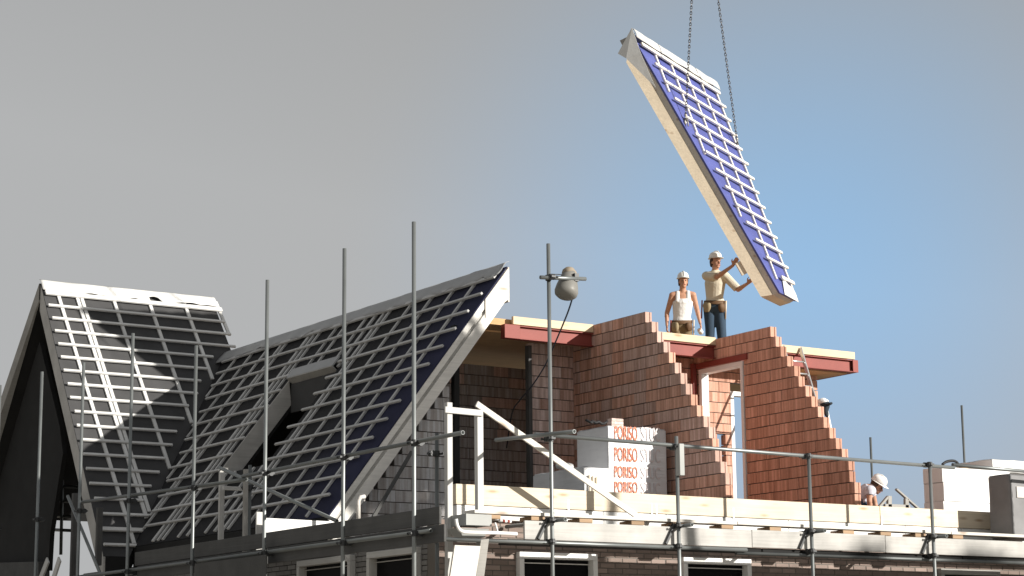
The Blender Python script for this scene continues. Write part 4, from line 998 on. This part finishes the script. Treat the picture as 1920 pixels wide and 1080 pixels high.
# draped jacket on the stepped wall
def lump(name, pts, m, parent, seed, amp=.03, sc=9):
    mb = MB()
    for c, r_ in pts: mb.ball(c, r_, 14, 10)
    for v_ in mb.v: v_ += Vector((noise.noise(v_ * sc + Vector((seed, 0, 0))), noise.noise(v_ * sc + Vector((0, seed, 0))), noise.noise(v_ * sc + Vector((0, 0, seed))))) * amp
    return mb.build(name, m, parent, True)
jx = XW2 + .26
jk = thing('draped_jacket', onX(1545, 775, jx), 'white and black jacket draped behind the second stepped wall', 'jacket')
lump('white_cloth', [(onX(1538, 755, jx), (.10, .08, .07)), (onX(1543, 752, jx), (.09, .09, .05))], M_tank, jk, 3)
lump('dark_cloth', [(onX(1546, 757, jx), (.06, .07, .045)), (onX(1549, 768, jx), (.05, .05, .12)), (onX(1554, 757, jx), (.04, .05, .02))], M_cap, jk, 8)
t = bar('white_plank', onX(1549, 765, jx + .06), onX(1562, 830, jx + .06), .05, .03, M_white, None, up=(1, 0, 0)); tag(t, 'thin white lath leaning behind the draped jacket', 'lath')
# trestle on the right
tr_ = thing('timber_trestle', onY(1690, 955, 23.0), 'grey timber offcuts propped behind the wall plate beside the crouching worker', 'trestle')
for a, b, w_ in (((1667, 930), (1667, 965), .075), ((1699, 935), (1699, 965), .07), ((1664, 932), (1640, 960), .035), ((1680, 917), (1724, 956), .03), ((1658, 948), (1705, 950), .05)):
    bar('timber', onY(*a, 23.0), onY(*b, 23.0), w_, .05, M_weath, tr_, up=(0, 1, 0))

#=================================================================== PEOPLE
def remesh(o, vox, sm=4):
    r_ = o.modifiers.new('remesh', 'REMESH'); r_.mode = 'VOXEL'; r_.voxel_size = vox; r_.use_smooth_shade = True
    s_ = o.modifiers.new('smooth', 'SMOOTH'); s_.iterations = sm; s_.factor = .5
    return o
def hand(mb, wrist, d, side, curl, thumb_side, sc=1.0):
    """wrist point, pointing direction d, palm-plane side axis (towards the thumb), curl axis (direction the fingers bend to)"""
    d = d.normalized(); side = (side - d * side.dot(d)).normalized() * thumb_side; c = (curl - d * curl.dot(d)); c = (c - side * c.dot(side)).normalized()
    pc = wrist + d * .055 * sc
    mb.cone(wrist, wrist + d * .085 * sc, (.024 * sc, .017 * sc), (.040 * sc, .015 * sc), flat=side)
    for k, (o, l) in enumerate(((.030, .070), (.010, .080), (-.010, .074), (-.030, .058))):
        b = wrist + d * .088 * sc + side * o * sc; k1 = b + (d * .85 + c * .35).normalized() * l * .5 * sc; k2 = k1 + (d * .45 + c * .8).normalized() * l * .5 * sc
        mb.cone(b, k1, .0095 * sc, .009 * sc, 8); mb.cone(k1, k2, .009 * sc, .0075 * sc, 8)
    b = wrist + d * .03 * sc + side * .028 * sc; k1 = b + (d * .6 + side * .75).normalized() * .04 * sc; k2 = k1 + (d * .85 + c * .4 + side * .1).normalized() * .035 * sc
    mb.cone(b, k1, .012 * sc, .0105 * sc, 8); mb.cone(k1, k2, .0105 * sc, .0085 * sc, 8)
def face_head(mb, root, hc, f, upv, hairlen=.0, sc=1.0):
    """head shape into the body mesh; eyes, mouth, hair and helmet as children"""
    f = f.normalized(); u = (upv - f * upv.dot(f)).normalized(); s = f.cross(u)      # s: towards the person's right
    Mh = Matrix((s, f, u)).transposed()
    def Q(a, b, c): return hc + s * a * sc + f * b * sc + u * c * sc
    mb.ball(Q(0, -.012, .02), (.074 * sc, .092 * sc, .098 * sc), 18, 14, Mh)
    mb.ball(Q(0, .018, -.055), (.056 * sc, .066 * sc, .062 * sc), 16, 12, Mh)
    mb.ball(Q(0, .055, -.092), (.030 * sc, .025 * sc, .022 * sc), 10, 8, Mh)
    mb.cone(Q(0, .078, .01), Q(0, .098, -.032), .009 * sc, .015 * sc, 10)
    mb.cone(Q(-.045, .066, .026), Q(.045, .066, .026), .012 * sc, .012 * sc, 8)
    for q in (-1, 1): mb.ball(Q(.074 * q, -.01, -.012), (.011 * sc, .02 * sc, .03 * sc), 8, 8, Mh)
    for q in (-1, 1): MB().ball(Q(.029 * q, .078, .003), (.012 * sc, .008 * sc, .007 * sc), 8, 6, Mh).build('eye', M_eye, root, True)
    MB().cone(Q(-.022, .083, -.064), Q(.022, .083, -.064), .0075 * sc, .0075 * sc, 8).build('mouth', M_lips, root, True)
    hr = MB(); hr.ball(Q(0, -.032, .01), (.082 * sc, .085 * sc, .085 * sc), 14, 10, Mh)
    for q in (-1, 1): hr.cone(Q(.072 * q, .0, .03), Q(.07 * q, -.02, -.03 - hairlen), .020 * sc, .014 * sc, 8)
    hr.cone(Q(0, -.085, .0), Q(0, -.085, -.06 - hairlen), (.06 * sc, .025 * sc), (.05 * sc, .02 * sc), 12, flat=s)
    remesh(hr.build('hair', M_hair, root, True), .008, 2)
    # helmet: dome, ridge, brim with peak
    hm = MB(); rings = []; n = 28
    for z, k in ((.058, 1.0), (.085, .985), (.115, .93), (.14, .80), (.158, .58), (.167, .30), (.170, .05)):
        rings.append([Q(.098 * k * math.sin(t), -.008 + .120 * k * math.cos(t), z) for t in [2 * math.pi * i / n for i in range(n)]])
    hm.ring(rings); he = hm.build('helmet', M_helm, root, True)
    br = MB(); rings = []
    for z, e in ((.052, 0), (.048, 1), (.044, 1), (.050, 0)):
        rings.append([Q((.097 + .014 * e) * math.sin(t), -.008 + (.119 + (.014 + .045 * max(0, math.cos(t)) ** 2) * e) * math.cos(t), z + .012 - .012 * e * max(0, math.cos(t))) for t in [2 * math.pi * i / n for i in range(n)]])
    rings.append(rings[0]); br.ring(rings, False); br.build('brim', M_helm, he, True)
    rg = MB(); rg.path([Q(0, .112, .075), Q(0, .10, .125), Q(0, .06, .165), Q(0, -.01, .178), Q(0, -.08, .16), Q(0, -.115, .12)], .011 * sc, 8); rg.build('ridge', M_helm, he, True)
    return Q

def person(label, J, f, loc, head_f, hair, top, top_mat, trousers, sleeves, pouch=True, head_up=Vector((0, 0, 1)), vox=.0085):
    """J: joints in metres; top: 'tank' or 'shirt'"""
    root = thing('person', loc, label, 'person', 'building workers')
    s = (J['shL'] - J['shR']).normalized(); mid = lambda a, b, t=.5: a.lerp(b, t)
    shc = mid(J['shL'], J['shR']); hipc = mid(J['hipL'], J['hipR'])
    body = MB()
    body.cone(hipc, J['waist'], (.150, .105), (.128, .092), 18, flat=s); body.cone(J['waist'], J['chest'], (.128, .092), (.160, .108), 18, flat=s)
    body.cone(J['chest'], shc - (J['neck'] - J['waist']).normalized() * .03, (.160, .108), (.150, .075), 18, flat=s)
    body.cone(J['neck'] - (J['head'] - J['neck']).normalized() * .05, J['head'], .058, .052, 14)
    for k in 'LR':
        body.cone(J['neck'] - (J['head'] - J['neck']).normalized() * .03, J['sh' + k], .05, .056, 12)
        body.cone(J['sh' + k], J['el' + k], .053, .041, 12); body.cone(J['el' + k], J['wr' + k], .041, .026, 12)
        m_ = J['el' + k].lerp(J['wr' + k], .25); body.ball(m_, .043, 10, 8)
        body.cone(J['hip' + k], J['kn' + k], .085, .056, 14); body.cone(J['kn' + k], J['an' + k], .055, .036, 14)
        cf = J['kn' + k].lerp(J['an' + k], .3); body.ball(cf - f * .012, .056, 10, 8)
        d = J['wr' + k] - J['el' + k]; hand(body, J['wr' + k], J.get('hd' + k, d), J.get('hs' + k, f), J.get('hc' + k, -s if k == 'L' else s), 1)
    face_head(body, root, J['head'], head_f, head_up, hair)
    remesh(body.build('body', M_skin, root, True), vox, 3)
    # boots
    for k in 'LR':
        bt = MB(); a = J['an' + k]; bt.cone(a + Vector((0, 0, .06)), a - Vector((0, 0, .03)), .052, .05, 12); bt.cone(a + Vector((0, 0, -.04)) - f * .04, a + Vector((0, 0, -.045)) + f * .16, (.045, .042), (.042, .03), 12, flat=s if abs(s.dot(f)) < .9 else None)
        remesh(bt.build('boot', M_leath, root, True), .012, 2)
    # trousers
    tr = MB(); tr.cone(hipc + (J['waist'] - hipc) * .55, hipc, (.158, .115), (.172, .128), 18, flat=s)
    for k in 'LR':
        tr.cone(J['hip' + k], J['kn' + k], .105, .080, 14); tr.cone(J['kn' + k], J['an' + k] + Vector((0, 0, .03)), .080, .070, 14)
    for v_ in tr.v: v_ += Vector((noise.noise(v_ * 7), noise.noise(v_ * 7 + Vector((4, 0, 0))), 0)) * .012
    remesh(tr.build('trousers', trousers, root, True), .012, 2)
    # top
    tp = MB(); ax_ = (shc - hipc).normalized(); hem = hipc + ax_ * .10
    tp.cone(hem, J['waist'], (.165, .120), (.145, .106), 20, flat=s, cap=False)
    tp.cone(J['waist'] - ax_ * .01, J['chest'], (.145, .106), (.174, .122), 20, flat=s, cap=False)
    if top == 'tank':
        tp.cone(J['chest'] - ax_ * .01, shc - ax_ * .06, (.174, .124), (.130, .112), 20, flat=s, cap=False)
        for q in (-1, 1):
            a_ = shc - ax_ * .12 + s * .090 * q
            for g_ in (.088, -.08): tp.cone(a_ + f * g_, shc + ax_ * .045 + s * .090 * q + f * g_ * .35, (.044, .024), (.036, .026), 10, flat=s)
            tp.cone(shc + ax_ * .05 + s * .09 * q + f * .03, shc + ax_ * .05 + s * .09 * q - f * .03, (.036, .022), (.036, .022), 10, flat=s)
    else:
        tp.cone(J['chest'] - ax_ * .01, shc - ax_ * .01, (.174, .122), (.165, .088), 20, flat=s)
        for k in 'LR':
            tp.cone(J['neck'] - ax_ * .045, J['sh' + k] - ax_ * .005, .062, .073, 12)
            e_ = J['sh' + k].lerp(J['el' + k], sleeves); tp.cone(J['sh' + k], e_, .076, .066, 14, cap=False); tp.ball(J['sh' + k], .076, 12, 8)
        tp.cone(J['neck'] - ax_ * .03, J['neck'] + ax_ * .025, .072, .066, 14, cap=False)
    for v_ in tp.v: v_ += Vector((noise.noise(v_ * 8), noise.noise(v_ * 8 + Vector((4, 0, 0))), noise.noise(v_ * 8 + Vector((0, 4, 0))))) * .010
    remesh(tp.build('tank_top' if top == 'tank' else 'shirt', top_mat, root, True), .009, 2)
    # tool belt
    if pouch:
        bc = hipc + ax_ * .085; rings = []; ff = s.cross(ax_)
        for a_, r_ in ((-.03, 1.0), (.03, 1.0), (.03, .9), (-.03, .9), (-.03, 1.0)):
            rings.append([bc + ax_ * a_ + s * .182 * r_ * math.cos(t) + ff * .138 * r_ * math.sin(t) for t in [2 * math.pi * i / 28 for i in range(28)]])
        bl_ = MB().ring(rings, False).build('tool_belt', M_leath, root, True)
        for ang, w_, h_, m_ in ((-.85, .15, .19, M_pouch), (.75, .13, .17, M_leath), (-2.3, .12, .2, M_leath), (2.4, .12, .18, M_pouch)):
            dv = (s * math.sin(ang) + f * math.cos(ang)).normalized(); c = bc + dv * .165 - ax_ * .10
            pm = MB(); Fm = frame(c - dv.cross(ax_) * .5, c + dv.cross(ax_) * .5, ax_).to_3x3(); pm.ball((0, 0, 0), (w_ * .55, .048, h_ * .52), 14, 10)
            for v_ in pm.v: v_.z = max(-h_ * .46, min(h_ * .40, v_.z)); v_ += Vector((noise.noise(v_ * 20 + c), noise.noise(v_ * 20 - c), 0)) * .012
            pm.build('pouch', m_, bl_, True, Matrix.Translation(c) @ Fm.to_4x4())
        for ang, m_ in ((-1.2, M_red), (1.2, M_pine)):
            dv = (s * math.sin(ang) + f * math.cos(ang)).normalized(); c = bc + dv * .21; tubeobj('tool_handle', c - ax_ * .28, c + ax_ * .02, .012, m_, bl_, 8)
    return root
fh = Vector((FW.x, FW.y, 0)).normalized()
def man(D, pts):
    return {k: dep(p[0], p[1], D + (p[2] if len(p) > 2 else 0)) for k, p in pts.items()}
# worker steering the panel
D2 = 34.2; fz = dep(1339, 640, D2); sc2 = FPX / D2
J = man(D2, dict(head=(1342, 491), neck=(1341, 509, .02), shR=(1324.5, 517.5, .06), shL=(1359, 517.5, -.05), chest=(1341, 531), waist=(1340, 558), hipR=(1331, 577), hipL=(1349, 577, -.02),
                 elR=(1345, 519, -.25), wrR=(1374, 498, -.55), elL=(1384, 543, -.16), wrL=(1401, 532, -.5)))
for k, xx in (('R', 1331), ('L', 1350)):
    hp_ = J['hip' + k]; J['an' + k] = Vector((hp_.x, hp_.y, ZF - .03 + .085)) + RT * (-.02 if k == 'R' else .03) ; J['kn' + k] = hp_.lerp(J['an' + k], .50) - fh * .03
J['hdR'] = UP * .8 + RT * .5; J['hsR'] = -RT; J['hcR'] = RT * .8 - FW * .1
J['hdL'] = UP * .6 + RT * .7; J['hsL'] = UP; J['hcL'] = RT
person('worker in cream shirt and jeans guiding the hanging roof panel with both hands', J, (-fh + RT * .25).normalized(), (J['anL'] + J['anR']) / 2, (-fh * .8 + RT * .55), .0, 'shirt', M_shirt, M_jean, .92)
# worker in the tank top
D1 = 35.5
J = man(D1, dict(head=(1281, 528), neck=(1280, 545, .01), shR=(1260.5, 553.5), shL=(1299.5, 553), chest=(1280, 566), waist=(1278.5, 594), hipR=(1269.5, 613), hipL=(1287.5, 613),
                 elR=(1250.5, 587, .03), wrR=(1250.5, 610, -.06), elL=(1307.5, 583, .03), wrL=(1312.5, 605, -.06)))
for k in 'RL':
    hp_ = J['hip' + k]; J['an' + k] = Vector((hp_.x, hp_.y, ZF - .03 + .085)); J['kn' + k] = hp_.lerp(J['an' + k], .5) - fh * .02
J['hsR'] = -fh; J['hsL'] = -fh
person('bare-armed worker in white tank top standing with arms hanging', J, -fh, (J['anL'] + J['anR']) / 2, -fh + RT * .1, .03, 'tank', M_tank, M_khaki, 0)
q = J['wrL'] - UP * .12
t = lump('white_rag', [(q, (.05, .04, .045)), (q + RT * .02 - UP * .03, (.04, .04, .04))], M_tank, None, 5); tag(t, 'white rag held in the hand of the tank top worker', 'rag')
# crouching worker
D3 = 31.6
fr_ = (RT * .9 - fh * .35).normalized()
J = man(D3, dict(head=(1645, 911), neck=(1637, 913), shR=(1631, 919, -.18), shL=(1634, 918, .18), chest=(1626, 920), waist=(1618, 935), hipR=(1613, 950, -.09), hipL=(1614, 950, .09),
                 elR=(1630, 940, -.24), wrR=(1634, 964, -.2), elL=(1640, 942, .2), wrL=(1645, 964, .16)))
for k in 'RL':
    hp_ = J['hip' + k]; J['an' + k] = Vector((hp_.x, hp_.y, Z0 + .085)); J['kn' + k] = hp_.lerp(J['an' + k], .5) + fr_ * .16
person('crouching worker in pale T-shirt bending down behind the wall plate', J, fr_, (J['anL'] + J['anR']) / 2, (fr_ * .9 - UP * .55), .0, 'shirt', mat('pale_lilac_cotton', (.55, .55, .62), .9, bump=.4, bscale=20), M_jean, .45, pouch=False, head_up=(UP + fr_ * .5).normalized())

#=================================================================== STREET TREES (outside the frame, they shade the lower front; the slender one is added to shade the gable)
def tree(base, zc, rx, rz, label, n, leaf, seed):
    rr = random.Random(seed); base = Vector(base); root = thing('street_tree', base, label, 'tree', 'street trees')
    mb = MB(); top = base + Vector((0, 0, zc + rz * .3)); pts = [base.lerp(top, i / 6) + Vector((rr.uniform(-.08, .08), rr.uniform(-.08, .08), 0)) for i in range(7)]
    mb.path(pts, [.17 * (1 - .12 * i) for i in range(7)], 10)
    for k in range(9):
        a = rr.uniform(0, 6.28); p = base + Vector((0, 0, zc - rz * .7 + rz * 1.0 * k / 9)); e = p + Vector((math.cos(a) * rx * .75, math.sin(a) * rx * .75, rz * .35))
        mb.path([p, p.lerp(e, .5) + Vector((0, 0, .1)), e], [.06, .04, .015], 6)
    mb.build('trunk', M_bark, root, True)
    lf = MB()
    for k in range(n):
        while True:
            v_ = Vector((rr.uniform(-1, 1), rr.uniform(-1, 1), rr.uniform(-1, 1)))
            if v_.length < 1 and v_.length > .25 and noise.noise(v_ * 2.2 + Vector((seed, 0, 0))) > -.32: break
        c = base + Vector((v_.x * rx, v_.y * rx, zc + v_.z * rz)); a = Vector((rr.uniform(-1, 1), rr.uniform(-1, 1), rr.uniform(-1, 1))).normalized(); b = a.orthogonal().normalized()
        l = leaf * rr.uniform(.6, 1.3); lf.add([c - a * l, c + b * l * .5, c + a * l, c - b * l * .5], [(0, 1, 2, 3)])
    lf.build('crown', M_leaf, root)
sh = Vector((KX, -1, .645 * KX))
ctr = Vector((14.45, 24.64, 5.45)) + sh * 14  # crown of the added tree, set where its shadow covers the gable
tree((ctr.x, ctr.y, 0), ctr.z, 1.25, 1.75, 'unseen slender tree added right of the camera to shade the gable', 2600, .16, 1)
for k, (X_, top_) in enumerate(((19.3, 3.52), (21.6, 3.50), (24.0, 3.60))):
    c = Vector((X_, 20.7, 0)) + sh * 25; zt = top_ + sh.z * 25; rz = 3.8
    tree((c.x, c.y, 0), zt - rz, 1.7, rz, ('first', 'second', 'third')[k] + ' broad street tree in the row across the street', 3600, .28, 5 + k)
